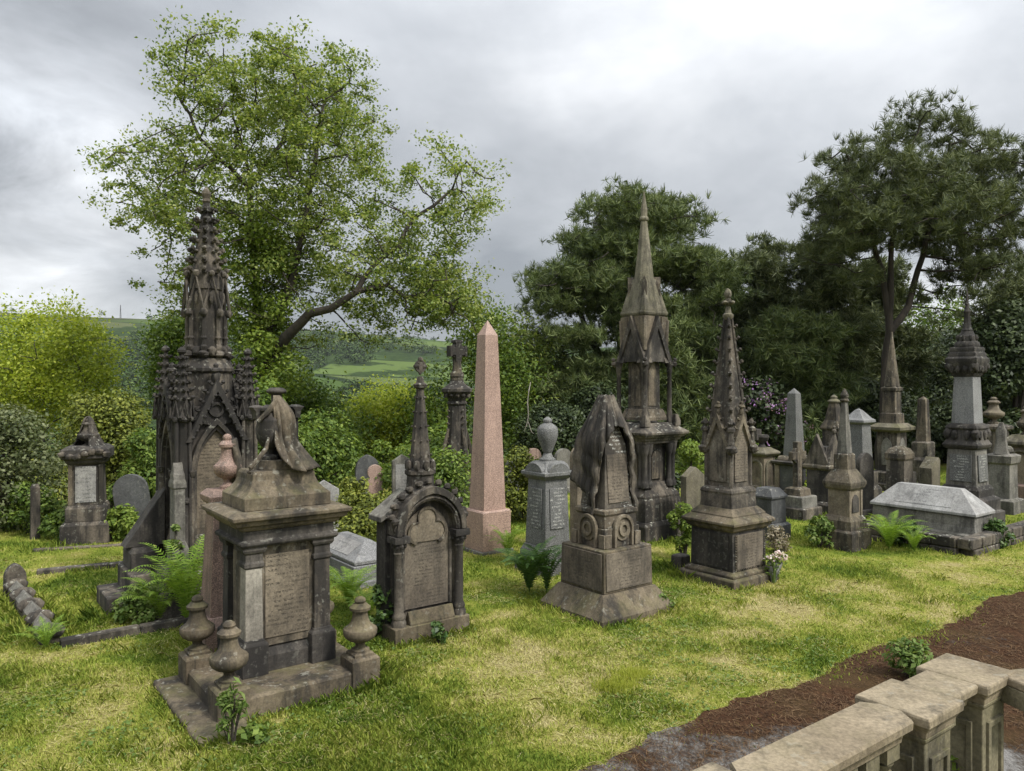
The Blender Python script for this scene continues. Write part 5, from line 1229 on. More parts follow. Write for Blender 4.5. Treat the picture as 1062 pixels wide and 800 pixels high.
def tower_mould(m):
    m.stack([(1.58, .54), (1.62, .66), (1.68, .70), (1.74, .62), (1.78, .58), (1.98, .56), (2.02, .62), (2.06, .60), (2.12, .46)])
    for sx in (-1, 1):
        for sy in (-1, 1): m.lump((sx*.27, sy*.27, 1.9), (.09, .09, .12))
    for s in (-.12, .12): m.lump((s, -.30, 1.88), (.07, .04, .1)); m.lump((-.30, s, 1.88), (.04, .07, .1))
def tower_capital(m):
    m.stack([(3.08, .38), (3.12, .44), (3.2, .46), (3.36, .60), (3.40, .62), (3.46, .62), (3.50, .54), (3.56, .54), (3.60, .48), (3.66, .50), (3.70, .46)])
    for deg in (0, 90, 180, 270):
        m.turn(deg)
        for x in (-.2, -.07, .07, .2): m.lump((x, -.25, 3.24), (.055, .06, .09))
        m.lump((-.25, -.25, 3.3), (.09, .09, .1))
    m.turn()
mono('grey_tower_monument', 'tall dark grey tower monument with pale shaft and thin finial, behind the coped tomb', 'monument', AX(1003, 16.1), [
    ('base', 'dark', 'st', [(-.1, 1.05), (.30, 1.05), (.34, .92), (.56, .92), (.62, .78)]), ('step', 'dark', 'st', [(.61, .74), (.76, .74), (.84, .64)]),
    ('die', 'grey', 'st', [(.83, .60), (1.58, .54)]), ('moulded_block', 'dark', 'fn', tower_mould), ('shaft', 'granite_pale', 'st', [(2.11, .44), (3.08, .37)]), ('capital', 'dark', 'fn', tower_capital),
    ('dome', 'dark', 'fn', lambda m: [m.lathe([(3.70, .235), (3.74, .24), (3.80, .22), (3.82, .19), (3.92, .18), (3.96, .14), (4.06, .10)], 12)] + [m.lump((.175*math.cos(a), .175*math.sin(a), 3.89), (.045, .045, .07), 6, 4) for a in np.linspace(0, 5.5, 8)]),
    ('finial', 'dark', 'fn', lambda m: m.lathe([(4.05, .12), (4.1, .085), (4.4, .055), (4.44, .075), (4.48, .05), (4.66, .03), (4.9, .01)], 8).lump((0, 0, 4.6), (.10, .03, .03)))], size=(1.1, 1.1))
def tower_text():
    for o in list(bpy.data.objects):
        if o.get('label', '').startswith('tall dark grey tower'):
            panel(o, M['granite_text'], 0, -.300, 1.2, .42, .55).rotation_euler.x = R(-2.5); panel(o, M['granite_text'], -.300, 0, 1.2, .42, .55, -90)
tower_text()
mono('urn_column', 'dark pedestal with a squat covered urn, right of the grey tower monument', 'tomb', AX(1030.5, 21.5), [
    ('die', 'soot', 'st', [(-.1, .8), (.3, .8), (.36, .6), (1.6, .56), (1.66, .74), (1.74, .74), (1.8, .4)]), ('urn', 'grimy', 'ln', scaled(URN, 1.8, .75, .27), 16)], size=(.9, .9))
mono('statue_pedestal', 'grey pedestal with a weathered draped figure fragment, before the squat urn', 'tomb', AX(1040, 17.6), [
    ('die', 'grey', 'st', [(-.1, .7), (.3, .7), (.34, .46), (1.1, .44), (1.14, .52), (1.3, .56), (1.34, .4)]),
    ('figure', 'grey', 'fn', lambda m: m.lathe([(1.33, .2), (1.5, .15), (1.7, .12), (1.86, .13), (1.95, .08), (2.05, .05)], 9, -.08, 0, 0, .18).lump((.05, -.05, 1.42), (.22, .14, .1)))], size=(.8, .8))
mono('tan_arched_tomb', 'tan sandstone tomb with a round arch on a red plinth, at the far right edge', 'tomb', AX(1064, 18.6), [
    ('plinth', 'red', 'st', [(-.1, .9), (.5, .9), (.54, .7)]), ('die', 'tan', 'st', [(.53, .64), (1.42, .62)]), ('arch', 'green', 'fn', lambda m: [m.turn(d).band(roundtop(.27, .56, 1.08), [(x*.8, .56+(z-.56)*.94) for x, z in roundtop(.27, .56, 1.08)], -.36, -.30) for d in (0, -90)]),
    ('cap', 'green', 'st', [(1.42, .72), (1.48, .82), (1.54, .8), (1.7, .46)]), ('urn', 'grimy', 'ln', scaled(URN, 1.7, .7, .2), 14)], size=(1, 1))

# kerbs
def kerb(label, p, q, w, h, mat, name='kerb', seg=.9):
    d = Vector((q[0]-p[0], q[1]-p[1])); L_ = d.length; o = thing(name, label, 'kerb', ((p[0]+q[0])/2, (p[1]+q[1])/2), math.atan2(d.y, d.x)); foot(((p[0]+q[0])/2, (p[1]+q[1])/2), L_, w + .02, math.atan2(d.y, d.x))
    n = max(1, round(L_ / seg)); rg = random.Random(int(L_ * 1000)); x = -L_ / 2
    for i in range(n):
        x1 = x + L_ / n - .006; dz = rg.uniform(-.012, .012)
        MB().stack([(-.1, x1 - x, w), (h + dz - .015, x1 - x, w), (h + dz, x1 - x - .02, w - .02)], (x + x1) / 2, rg.uniform(-.008, .008)).build('kerb_stone', M[mat], o, bevel=.01); x = x1 + .006
    return o
kerb('low stone kerb in front of the gothic tomb, ragged with turf', (-5.05, 8.62), (-3.75, 9.62), .13, .11, 'soot')
kerb('low straight kerb at the back of the grassed plot beside the gothic tomb', (-7.3, 11.85), (-5.55, 12.75), .15, .10, 'soot')
kerb('pale kerb at the foot of the far left draped urn tomb', (-8.4, 13.5), (-6.9, 14.0), .15, .05, 'grimy')
def block_kerb():
    K = (7.75, 13.0); o = thing('stone_kerb', 'low dark kerb wall of rough stone blocks round the pale coped tomb', 'kerb', K)
    foot(loc2w(K, 1.5, .1), 3.2, .3); foot(loc2w(K, .1, .9), .3, 1.9)
    rg = random.Random(4)
    for row in range(2):
        x = 0.0 if row else .12
        while x < 3.2:
            l = rg.uniform(.3, .5); MB().box(x, x + l - .012, rg.uniform(-.015, .01), .24, -.05 + row*.18, .12 + row*.19).build('block', M['soot'], o, bevel=.02); x += l
        y = .26
        while y < 1.9:
            l = rg.uniform(.3, .5); MB().box(rg.uniform(-.015, .01), .24, y, y + l - .012, -.05 + row*.18, .12 + row*.19).build('block', M['soot'], o, bevel=.02); y += l
block_kerb()
def carved_kerb():
    p, q = Vector((-5.22, 8.72)), Vector((-6.92, 10.75)); d = q - p; L_ = d.length; an = math.atan2(d.y, d.x)
    o = thing('carved_kerb', 'dark carved grave kerb with raised rolls and a pointed end, at the left edge', 'kerb', tuple(p), an); foot(tuple((p+q)/2), L_ + .2, .3, an)
    MB().box(0, L_, -.10, .10, -.1, .13).build('kerb_stone', M['soot'], o, bevel=.02)
    m = MB(); n = 4; s = L_ / n
    for i in range(n):
        x0 = i * s
        m.turn().add([(x0 + .06, -.10, .125), (x0 + s - .02, -.10, .125), (x0 + s - .02, .10, .125), (x0 + .06, .10, .125), (x0 + .04, 0, .24), (x0 + s - .01, 0, .24)], [(0, 1, 5, 4), (2, 3, 4, 5), (0, 4, 3), (1, 2, 5), (3, 2, 1, 0)])
    m.build('ridge', M['grey'], o, bevel=.012)
    for i in range(n + 1):
        t = min(L_ - .02, i * s + .03)
        k = MB().tube([(t, -.125, .12), (t, -.07, .155), (t, 0, .17), (t, .07, .155), (t, .125, .12)], [.06, .085, .09, .085, .06], 16)
        k.build('roll', M['soot'], o, bevel=.01)
    MB().turn(90, L_ + .05).ext(lancet(.13, -.1, .26, .44), -.09, .09).build('end_stone', M['soot'], o, bevel=.01)
carved_kerb()

# ------------------------------------------------------------------ trees
def p2w(px, py, Y): return ((px - 531) / FPX * Y, Y, EYE - (py - HORIZON) / FPX * Y)
def sycamore():
    Y = 24.0; x = AX(272, Y)[0]; e = lambda cx, cy, rx, ry, d, w=None: px_ell(cx, cy, rx, ry, Y, d, (w or rx * ry * d))
    q = lambda px, py, dy=0: (AX(px, Y)[0], Y + dy, ZZ(py, Y))
    ells = [e(250, 108, 88, 78, 3.4), e(345, 165, 66, 105, 3.4), e(172, 198, 64, 64, 3.0), e(250, 215, 100, 85, 3.5), e(455, 205, 66, 58, 2.6), e(395, 270, 90, 58, 3.0, 95*60*3.4), e(450, 300, 58, 42, 2.2, 95*60*2.6), e(395, 335, 62, 30, 1.8, 60*30*1.8), e(500, 330, 34, 30, 1.4, 60*30*.8), e(205, 285, 62, 50, 2.5), e(210, 80, 52, 45, 2.5), e(320, 95, 72, 60, 2.8), e(300, 300, 60, 70, 2.6), e(500, 205, 30, 30, 1.5)]
    forks = [[q(272, 400), q(268, 330), q(262, 250), q(258, 180), q(240, 110)], [q(270, 360), q(300, 315, -.4), q(318, 255, -.6), q(330, 170, -.3), q(335, 110)], [q(272, 380), q(302, 352, -.6), q(330, 328, -1.0), q(352, 324, -1.2), q(378, 308, -1.3), q(394, 282, -1.2), q(418, 262, -1.0), q(432, 232, -.8), q(452, 218, -.6), q(470, 200, -.4)],
             [q(262, 250), q(225, 205, .6), q(180, 190, .8), q(140, 210, .8)], [q(260, 200), q(285, 140, .8), q(300, 80, .8)], [q(378, 308, -1.3), q(408, 300, -1.0), q(425, 312, -.9), q(448, 306, -.8), q(470, 318, -.8)], [q(258, 190), q(215, 150, -.6), q(190, 100, -.5)]]
    o = broadleaf('big pale-green sycamore towering behind the gothic tomb, sky showing through it', x, Y, ells, 'syc', 11, natt=1250, nleaf=80, size=.105, spread=.19, step=.38, forks=forks, kill=.6, cap=.42, tip=.017, name='sycamore_tree', twig=0, flat_=.6)
    rng = np.random.default_rng(9)      # leafy shoots and ivy up the trunk
    cl = [(x + rng.normal(0, .35) + .5 * math.sin(k), Y - .3 + rng.normal(0, .5), rng.uniform(0.5, 7.6), rng.uniform(.4, .8)) for k in range(48)]
    P, D = clump_points(rng, cl, 17000, .3); Vt, F = leaves(P, D * .5 + np.array([0, 0, .7]), .13, rng, droop=.4)
    mesh_np('ivy', rel(o, Vt), F, L['fresh'], o)
    return o
sycamore()
G1 = 'trees at the edge of the graveyard'
def simple_tree(label, px, Y, ells, leaf, seed, natt=260, nleaf=40, size=.2, spread=.30, name='broadleaf_tree', trunk_top=1.2, **kw):
    return broadleaf(label, AX(px, Y)[0], Y, [px_ell(a, b, c, d, Y, c * Y / FPX * .9) for a, b, c, d in ells], leaf, seed, natt, nleaf, size, spread, .6, None, .9, group=G1, name=name, trunk_top=trunk_top, **kw)
simple_tree('bright yellow-green tree with a rounded crown at the left edge', 45, 27, [(45, 385, 70, 72), (85, 370, 40, 45), (10, 400, 50, 80)], 'lime', 21, 190, 135, .12, .33)
simple_tree('mid-green tree half hidden behind the spire base', 182, 30, [(186, 380, 30, 55), (178, 350, 22, 26)], 'mid', 22, 200, 50, .14)
simple_tree('rounded fresh green tree left of the spirelet, in front of the hillside', 400, 29, [(400, 440, 44, 42), (380, 475, 45, 40), (425, 430, 28, 30)], 'lime', 23, 190, 140, .125, .31)
simple_tree('darker green tree in the dip below the sycamore limb', 332, 26, [(330, 465, 45, 55), (300, 440, 40, 55)], 'mid', 24, 150, 120, .13, .34)
simple_tree('light green tree with drooping tips between the spirelet and the pink obelisk', 455, 27, [(455, 440, 32, 60), (500, 360, 34, 42), (520, 410, 40, 60)], 'mid', 25, 180, 90, .13, .30)
simple_tree('yellowish broadleaf tree behind the top of the pink obelisk', 535, 29, [(535, 380, 36, 55), (545, 430, 40, 50)], 'syc', 26, 170, 90, .13, .32)
simple_tree('sunlit light green tree seen through the gap beyond the tall pine', 965, 40, [(965, 380, 62, 75), (925, 420, 40, 60), (1000, 430, 40, 50)], 'mid', 27, 420, 50, .17)

def pine(label, px, Y, forks, ells, seed, leaf, natt=700, nt=9, per=14, length=.34, wid=.011, trunk_r=.3, name='pine_tree', group=None, flat=.55, step=.45, kill=.7, tip=.014, spread=(.16, .16, .10), up=.8, cat_='tree'):
    rng = np.random.default_rng(seed); x = AX(px, Y)[0]; o = tree_thing(name, label, x, Y, group); gz = o.location.z
    att = ellipsoids(rng, natt, ells)
    nodes, par, bn = grow(rng, (x, Y, gz - .3), forks, att, step, kill, flat)
    rad = skeleton_radii(nodes, par, tip); lead = len(bn); rad[:lead] = np.maximum(rad[:lead], trunk_r * .85 * np.clip(1 - bn / max(bn.max(), 1), .10, 1))
    Vt, F = branch_mesh(nodes, par, rad, 7, cap=trunk_r); mesh_np('trunk', rel(o, Vt), F, M['pinebark'], o, smooth=True)
    P = np.repeat(att, nt, 0) + rng.normal(0, 1, (len(att) * nt, 3)) * np.array(spread)
    D = unit(rng.normal(0, .7, P.shape) + np.array([0, 0, up]))
    Vt, F = tufts(P, D, per, length, wid, rng, .55); mesh_np('crown', rel(o, Vt), F, L[leaf], o)
    return o
def p3(*a): return p2w(*a)
YR = 26.0
er = lambda cx, cy, rx, ry, d=3.0: px_ell(cx, cy, rx, ry, YR, d)
pine('tall dark pine with a forked trunk and domed crown, at the right', 913, YR,
     [[p3(918, 400, YR), p3(922, 330, YR), p3(925, 250, YR), p3(935, 180, YR), p3(955, 125, YR)], [p3(920, 345, YR), p3(942, 318, YR), p3(952, 280, YR), p3(968, 220, YR), p3(985, 150, YR)], [p3(921, 330, YR), p3(915, 280, YR), p3(895, 220, YR), p3(880, 180, YR)]],
     [er(958, 132, 44, 32, 1.6), er(902, 172, 55, 30, 2.4), er(1008, 164, 50, 38, 2.2), er(858, 215, 38, 28, 2.2), er(940, 200, 80, 38, 3.2), er(1038, 200, 38, 48, 2.6), er(920, 230, 75, 32, 3.4), er(1000, 235, 70, 36, 3.4), er(880, 245, 50, 20, 2.6), er(1010, 285, 60, 12, 2.4), er(862, 262, 34, 9, 2.0), er(985, 305, 66, 8, 2.2), er(1045, 265, 36, 22, 2.6), er(895, 288, 36, 8, 1.6), er(1005, 335, 50, 7, 1.6)],
     31, 'needle', natt=760, nt=8, per=22, length=.24, wid=.010, trunk_r=.26, kill=.55, tip=.017, up=1.0)
YC = 30.0
ec = lambda cx, cy, rx, ry, d=3.0: px_ell(cx, cy, rx, ry, YC, d)
pine('broad layered scots pine behind the tall spired monument', 640, YC,
     [[p3(640, 430, YC), p3(645, 330, YC), p3(655, 260, YC), p3(665, 220, YC)], [p3(640, 400, YC), p3(612, 350, YC), p3(600, 320, YC)], [p3(643, 370, YC), p3(690, 320, YC), p3(720, 290, YC)]],
     [ec(645, 222, 48, 22), ec(690, 232, 40, 26), ec(620, 255, 48, 22), ec(580, 290, 38, 16), ec(660, 270, 70, 24), ec(720, 280, 42, 22), ec(735, 310, 30, 20), ec(575, 318, 36, 12), ec(610, 300, 50, 20), ec(590, 352, 45, 14), ec(660, 330, 60, 30), ec(600, 390, 60, 26), ec(560, 405, 36, 22), ec(700, 360, 50, 40), ec(650, 400, 60, 40), ec(600, 425, 50, 25)],
     32, 'needle_g', natt=1500, nt=9, per=18, length=.26, wid=.013, trunk_r=.3, flat=.4, kill=.6, tip=.015, spread=(.30, .30, .10))
G2 = 'dark evergreens behind the graves'
def dark(label, px, Y, top, hw, seed, leaf='dark', n=9000, size=.22, name='evergreen_tree', bot=500, width=.5, clumps=64, shape=1.5):
    n = int(n * 1.9); size *= .72
    x = AX(px, Y)[0]; h = ZZ(top, Y) - float(hgt(x, Y)); w = hw * 2 * Y / FPX
    return bush(name, label, x, Y, w, w * .8, h, leaf, seed, n, size, G2, 'tree', clumps, .2, True, 'crown', shape, 'pinebark', width)
def conifer(label, px, Y, top, hw, seed, leaf, natt, bottom=470, **kw):
    """a tall evergreen in uneven drooping tiers"""
    rg = random.Random(seed); ells = []; y = top + 10
    while y < bottom:
        f = (y - top) / (bottom - top); w = hw * (.22 + .78 * min(1, f * 1.7) ** .8)
        for _ in range(3): ells.append(px_ell(px + rg.uniform(-.75, .75) * w, y + rg.uniform(-8, 8), w * rg.uniform(.35, .6), rg.uniform(7, 14), Y, rg.uniform(.8, 1.9)))
        y += 15
    x = AX(px, Y)[0]; tip = p2w(px, top + 6, Y)
    return pine(label, px, Y, [[(x + .1, Y, tip[2] * .5), tip]], ells, seed, leaf, natt, 9, 15, .28, .017, .24, 'evergreen_tree', G2, .25, .5, .8, .013, (.34, .34, .12), .25)
conifer('dark conifer with feathery top left of the tall pine', 795, 32, 248, 46, 41, 'needle', 1000)
conifer('dense dark conifer filling the space between the two pines', 742, 33, 288, 48, 42, 'needle_g', 900)
conifer('broad dark conifer under the left side of the tall pine', 852, 31, 250, 50, 43, 'needle', 1100)
conifer('olive-tinted low conifer behind the pale grey obelisk', 822, 28.5, 330, 62, 44, 'needle_g', 1000, 480)
conifer('shadowy conifer close behind the trunk of the tall pine', 908, 33, 268, 56, 53, 'needle', 1000)
dark('dark evergreen at the right edge behind the grey tower', 1050, 25, 315, 55, 45, n=15000)
conifer('dark tree behind the right edge, crown rising above the tower', 1070, 29, 275, 62, 46, 'needle', 1100)
dark('dark holly-like tree left of the scots pine trunk', 575, 25, 425, 42, 47, n=11000, size=.17)
conifer('shady conifer just right of the spired monument', 695, 28, 340, 58, 48, 'needle_g', 1000, 490)
dark('dark evergreen between the pine trunk and the right edge', 1000, 36, 345, 60, 49, n=12000)
dark('dark evergreen behind the granite urn pedestal', 625, 27, 400, 45, 50, n=12000)
dark('low dark laurel behind the spire monument', 900, 29, 400, 60, 51, n=13000, size=.2)
dark('low dark laurel behind the leaning slab', 985, 28, 425, 42, 52, n=9000, size=.2)
bush('rhododendron', 'rhododendron with purple blossom between the crocketed spire and pale obelisk', *AX(789, 26.5), 2.6, 2.2, ZZ(402, 26.5) + .2, 'dark', 61, 5200, .16, None, 'shrub', 30, .2, flowers=('rhodo', 150, .085, .075))
0 and bush('copper_shrub', 'small reddish-leaved shrub at the right edge behind the tower', *AX(1056, 23.5), 1.3, 1.0, ZZ(355, 23.5), 'copper', 62, 1500, .12, None, 'shrub', 14, 2.6)
o = thing('shed', 'dark blue-grey shed wall half hidden behind the pale grey obelisk', 'shed', AX(806, 27.0), R(10))
MB().box(-.55, .55, 0, .9, -.1, 1.35).build('wall', M['slate'], o); MB().ext([(-.65, 1.35), (.65, 1.35), (.55, 1.5), (-.55, 1.5)], -.12, 1.0).build('roof', M['slate'], o)
# shrubs
G3 = 'shrubs among the graves'
def sh(name, label, px, Y, w, h, leaf, seed, n=2200, size=.08, d=None, clumps=22, shape=1.0, width=.6, base=0.0):
    return bush(name, label, *AX(px, Y), w, d or w * .8, h, leaf, seed, n, size, G3, 'shrub', clumps, base, shape=shape, width=width)
sh('conifer_bush', 'clipped dome-shaped conifer behind the far left draped urn', 108, 17.5, 2.6, 2.75, 'yew', 71, 15000, .085, 2.2, 44, 1.6)
sh('variegated_shrub', 'pale grey-green variegated shrub at the left edge', 8, 15.6, 2.7, 2.35, 'pale', 72, 9000, .085, 1.8, 36, 1.3)
sh('leafy_shrub', 'dark low shrub round the slim grey post', 30, 15.2, 1.6, .9, 'mid', 73, 3600, .08)
sh('nettle_clump', 'low nettles at the right foot of the far left draped urn tomb', 126, 14.4, .9, .62, 'fresh', 74, 1800, .08)
sh('nettle_clump', 'low leafy clump at the left foot of the far left draped urn tomb', 60, 14.5, .8, .5, 'mid', 75, 1500, .08)
sh('leafy_shrub', 'bush behind the leaning arched headstone left of the gothic tomb', 150, 16.5, 1.5, 1.9, 'mid', 76, 4200, .09, shape=1.4)
sh('leafy_shrub', 'yellow-green bush behind the ridged coped tomb', 372, 13.8, 1.45, 1.0, 'yew', 77, 4200, .075)
sh('leafy_shrub', 'fresh green bush below the spirelet, left of the pink obelisk', 465, 15.6, 1.7, 1.5, 'mid', 78, 4200, .085)
sh('leafy_shrub', 'dense bush behind the base of the cross column', 450, 18.5, 2.6, 1.9, 'mid', 79, 5000, .1)
sh('leafy_shrub', 'bush with a few white flower heads right of the pink obelisk', 542, 16.5, 1.4, 1.55, 'yew', 80, 4200, .08)
sh('leafy_shrub', 'bush behind the low grey headstones in the middle', 400, 22, 3.2, 1.15, 'fresh', 81, 4200, .10)
sh('leafy_shrub', 'dark bush behind the white slab', 330, 20.5, 2.8, 2.1, 'mid', 82, 5200, .11)
sh('leafy_shrub', 'shaded bush behind the gothic tomb, right of its pinnacles', 270, 18.5, 2.4, 3.0, 'mid', 83, 6500, .11, shape=1.4)
sh('leafy_shrub', 'light leafy bush beside the lower columns of the spired monument', 716, 19.0, 1.3, 1.5, 'fresh', 84, 2600, .09)
sh('feathery_shrub', 'upright feathery green shrub left of the crocketed monument', 709, 12.9, .55, .95, 'fresh', 85, 2600, .05, shape=1.8)
sh('leafy_shrub', 'small leafy plant against the left side of the slim obelisk', 851, 13.75, .6, .55, 'weed', 86, 1000, .07)
sh('dried_plant', 'dry pinkish-brown plant behind the crocketed monument', 805, 13.35, .5, .42, 'dryplant', 87, 1200, .045)
sh('ivy_clump', 'dark ivy clump at the left foot of the arched headstone', 397, 8.95, .5, .62, 'ivy', 88, 1500, .06, shape=1.5)
sh('ivy_clump', 'small ivy tuft on the sill of the arched headstone', 455, 8.72, .24, .26, 'ivy', 89, 260, .06, d=.15)
sh('climbing_plant', 'thin bright climber rising in front of the gothic tomb', 183, 9.72, .24, 1.35, 'weed', 90, 620, .055, d=.16, shape=3)
sh('bramble', 'low bramble spilling over the kerb by the gothic tomb steps', 148, 9.55, .95, .42, 'weed', 91, 1700, .06, d=.6)
sh('leafy_shrub', 'low dark shrub behind the draped obelisk base', 690, 16.5, 1.2, 1.0, 'dark', 92, 2200, .09)
sh('leafy_shrub', 'low green growth beneath the rhododendron', 770, 24, 2.0, 1.1, 'mid', 93, 2600, .1)
sh('leafy_shrub', 'light green sprig between the table tomb and gabled tomb', 846, 19.3, .6, 1.15, 'lime', 94, 900, .09)
sh('ivy_clump', 'ivy trailing over the kerb before the coped tomb', 940, 13.9, .9, .4, 'ivy', 95, 1400, .07)
sh('ivy_clump', 'ivy at the right foot of the coped tomb', 1032, 13.9, .7, .45, 'ivy', 96, 1000, .08)
sh('path_weed', 'leafy green weed growing on the path beside the balustrade', 946, 7.75, .52, .42, 'weed', 97, 850, .06)
sh('path_weed', 'small bright weed at the foot of the balustrade pier', 994, 4.98, .2, .86, 'fresh', 98, 70, .07, d=.1, shape=3)
sh('path_weed', 'tiny weed showing just over the balustrade coping', 876, 6.1, .18, .12, 'weed', 99, 120, .04)
sh('tall_weed', 'tall upright weed at the near corner of the urn pedestal', 240, 6.28, .26, .55, 'weed', 100, 260, .075, d=.2, shape=3, width=.3)
sh('weed_tuft', 'weeds along the right foot of the draped obelisk', 682, 10.05, .5, .22, 'weed', 101, 500, .05, d=.25)
sh('weed_tuft', 'dark weed leaves at the front of the urn pedestal', 265, 6.35, .42, .14, 'mid', 102, 220, .07, d=.3)
sh('undergrowth_bush', 'leafy bank beyond the ridged coped tomb', 365, 17.0, 2.2, .8, 'yew', 105, 3600, .085)
# ferns
fern('large bright fern in front of the gothic tomb, by the kerb', *AX(193, 9.42), .66, .92, 1, 36)
fern('smaller bright fern spreading left of the large fern', *AX(165, 9.50), .48, .55, 2, 22)
fern('bright fern between the urn pedestal and the arched headstone', *AX(362, 10.2), .55, .5, 3, 24)
fern('second low fern between pedestal and arched headstone, nearer the ivy', *AX(380, 9.6), .42, .38, 4, 20)
fern('bright low fern right of the pink obelisk base', *AX(527, 13.1), .46, .48, 5, 22)
fern('dark upright fern at the left of the draped obelisk', *AX(549, 10.85), .52, .64, 6, 30, 'fern_dark', fat=1.7)
fern('second dark fern hugging the draped obelisk corner', *AX(567, 10.8), .40, .68, 7, 20, 'fern_dark', fat=1.7)
fern('big fern at the left end of the coped tomb', *AX(922, 13.55), .62, .62, 8, 26)
fern('small fern by the kerb of the coped tomb', *AX(948, 13.4), .4, .4, 9, 18)
fern('small fern beside the left foot of the carved grave kerb', *AX(48, 8.55), .32, .28, 10, 16)
# bleached dead branch
o = thing('dead_branch', 'pale bleached dead branch hanging before dark evergreens', 'branch', AX(547, 23.5), 0, 0)
MB().tube([(.1, .3, 2.95), (.05, .1, 2.7), (0, 0, 2.35), (.03, 0, 1.95), (-.03, 0, 1.6)], [.012, .018, .022, .02, .012], 6).tube([(.02, 0, 1.75), (.12, -.05, 1.45), (.2, -.05, 1.38)], [.014, .01, .005], 5).tube([(-.02, 0, 1.7), (-.1, 0, 1.45)], [.01, .005], 5).build('branch', M['deadwood'], o, bevel=0)

# ------------------------------------------------------------------ the far side of the valley: woods and a mast
def far_woods():
    rng = np.random.default_rng(77)
    n = 42000; D = np.exp(rng.uniform(math.log(170), math.log(1750), n)); az = rng.uniform(R(-42), R(6), n); x = D * np.sin(az); y = D * np.cos(az)
    m = fbm(x, y, .0042, 40, 5); keep = (m > .515 - .10 * (D < 420) + .05 * (D > 1150)); keep &= ~((D > 430) & (D < 560) & (np.abs(az + .47) < .07)) & ~((D > 360) & (D < 470) & (np.abs(az + .2) < .06))
    x, y, D = x[keep][:7000], y[keep][:7000], D[keep][:7000]
    z = hgt(x, y); r = rng.uniform(3.5, 6.5, len(x)) * (0.75 + .35 * (D > 500))
    k = len(x); sc = np.stack([r, r, r * rng.uniform(.9, 1.35, k)], 1)
    q = 64; d = unit(rng.normal(0, 1, (k, q, 3))); d[..., 2] = np.abs(d[..., 2]) * 1.0 - .25 * (rng.uniform(0, 1, (k, q)) < .4)
    P = np.stack([x, y, z + sc[:, 2] * .5], 1)[:, None] + d * sc[:, None] * rng.uniform(.65, 1.08, (k, q, 1))
    Vt, F = leaves(P.reshape(-1, 3), d.reshape(-1, 3) + np.array([0, 0, .5]), 2.3, rng, .8)
    mt = leafmat('far_tree_crowns', [(.014, .026, .010), (.03, .052, .016), (.055, .085, .026), (.08, .11, .035)], 0.0, .9, .02, 0.0)
    o = mesh_np('far_woods', Vt.reshape(-1, 3), F, mt); tag(o, 'woods and hedgerow trees on the far side of the valley', 'woods', kind='stuff')
far_woods()
def mast():
    x, y = 1480 * (125 - 531) / 800, 1480.0; z = float(hgt(x, y)); o = thing('mast', 'tiny lattice mast on the far hill skyline at left', 'mast', (x, y), 0, z)
    m = MB()
    for a in (0, 2.1, 4.2): m.tube([(1.6*math.cos(a), 1.6*math.sin(a), -2), (.3*math.cos(a), .3*math.sin(a), 26)], [.35, .3], 4)
    for i in range(6): m.lathe([(2 + i*4, 1.5 - i*.2), (2.4 + i*4, 1.5 - i*.2)], 3)
    m.build('lattice', M['slate'], o, bevel=0, smooth=False)
mast()

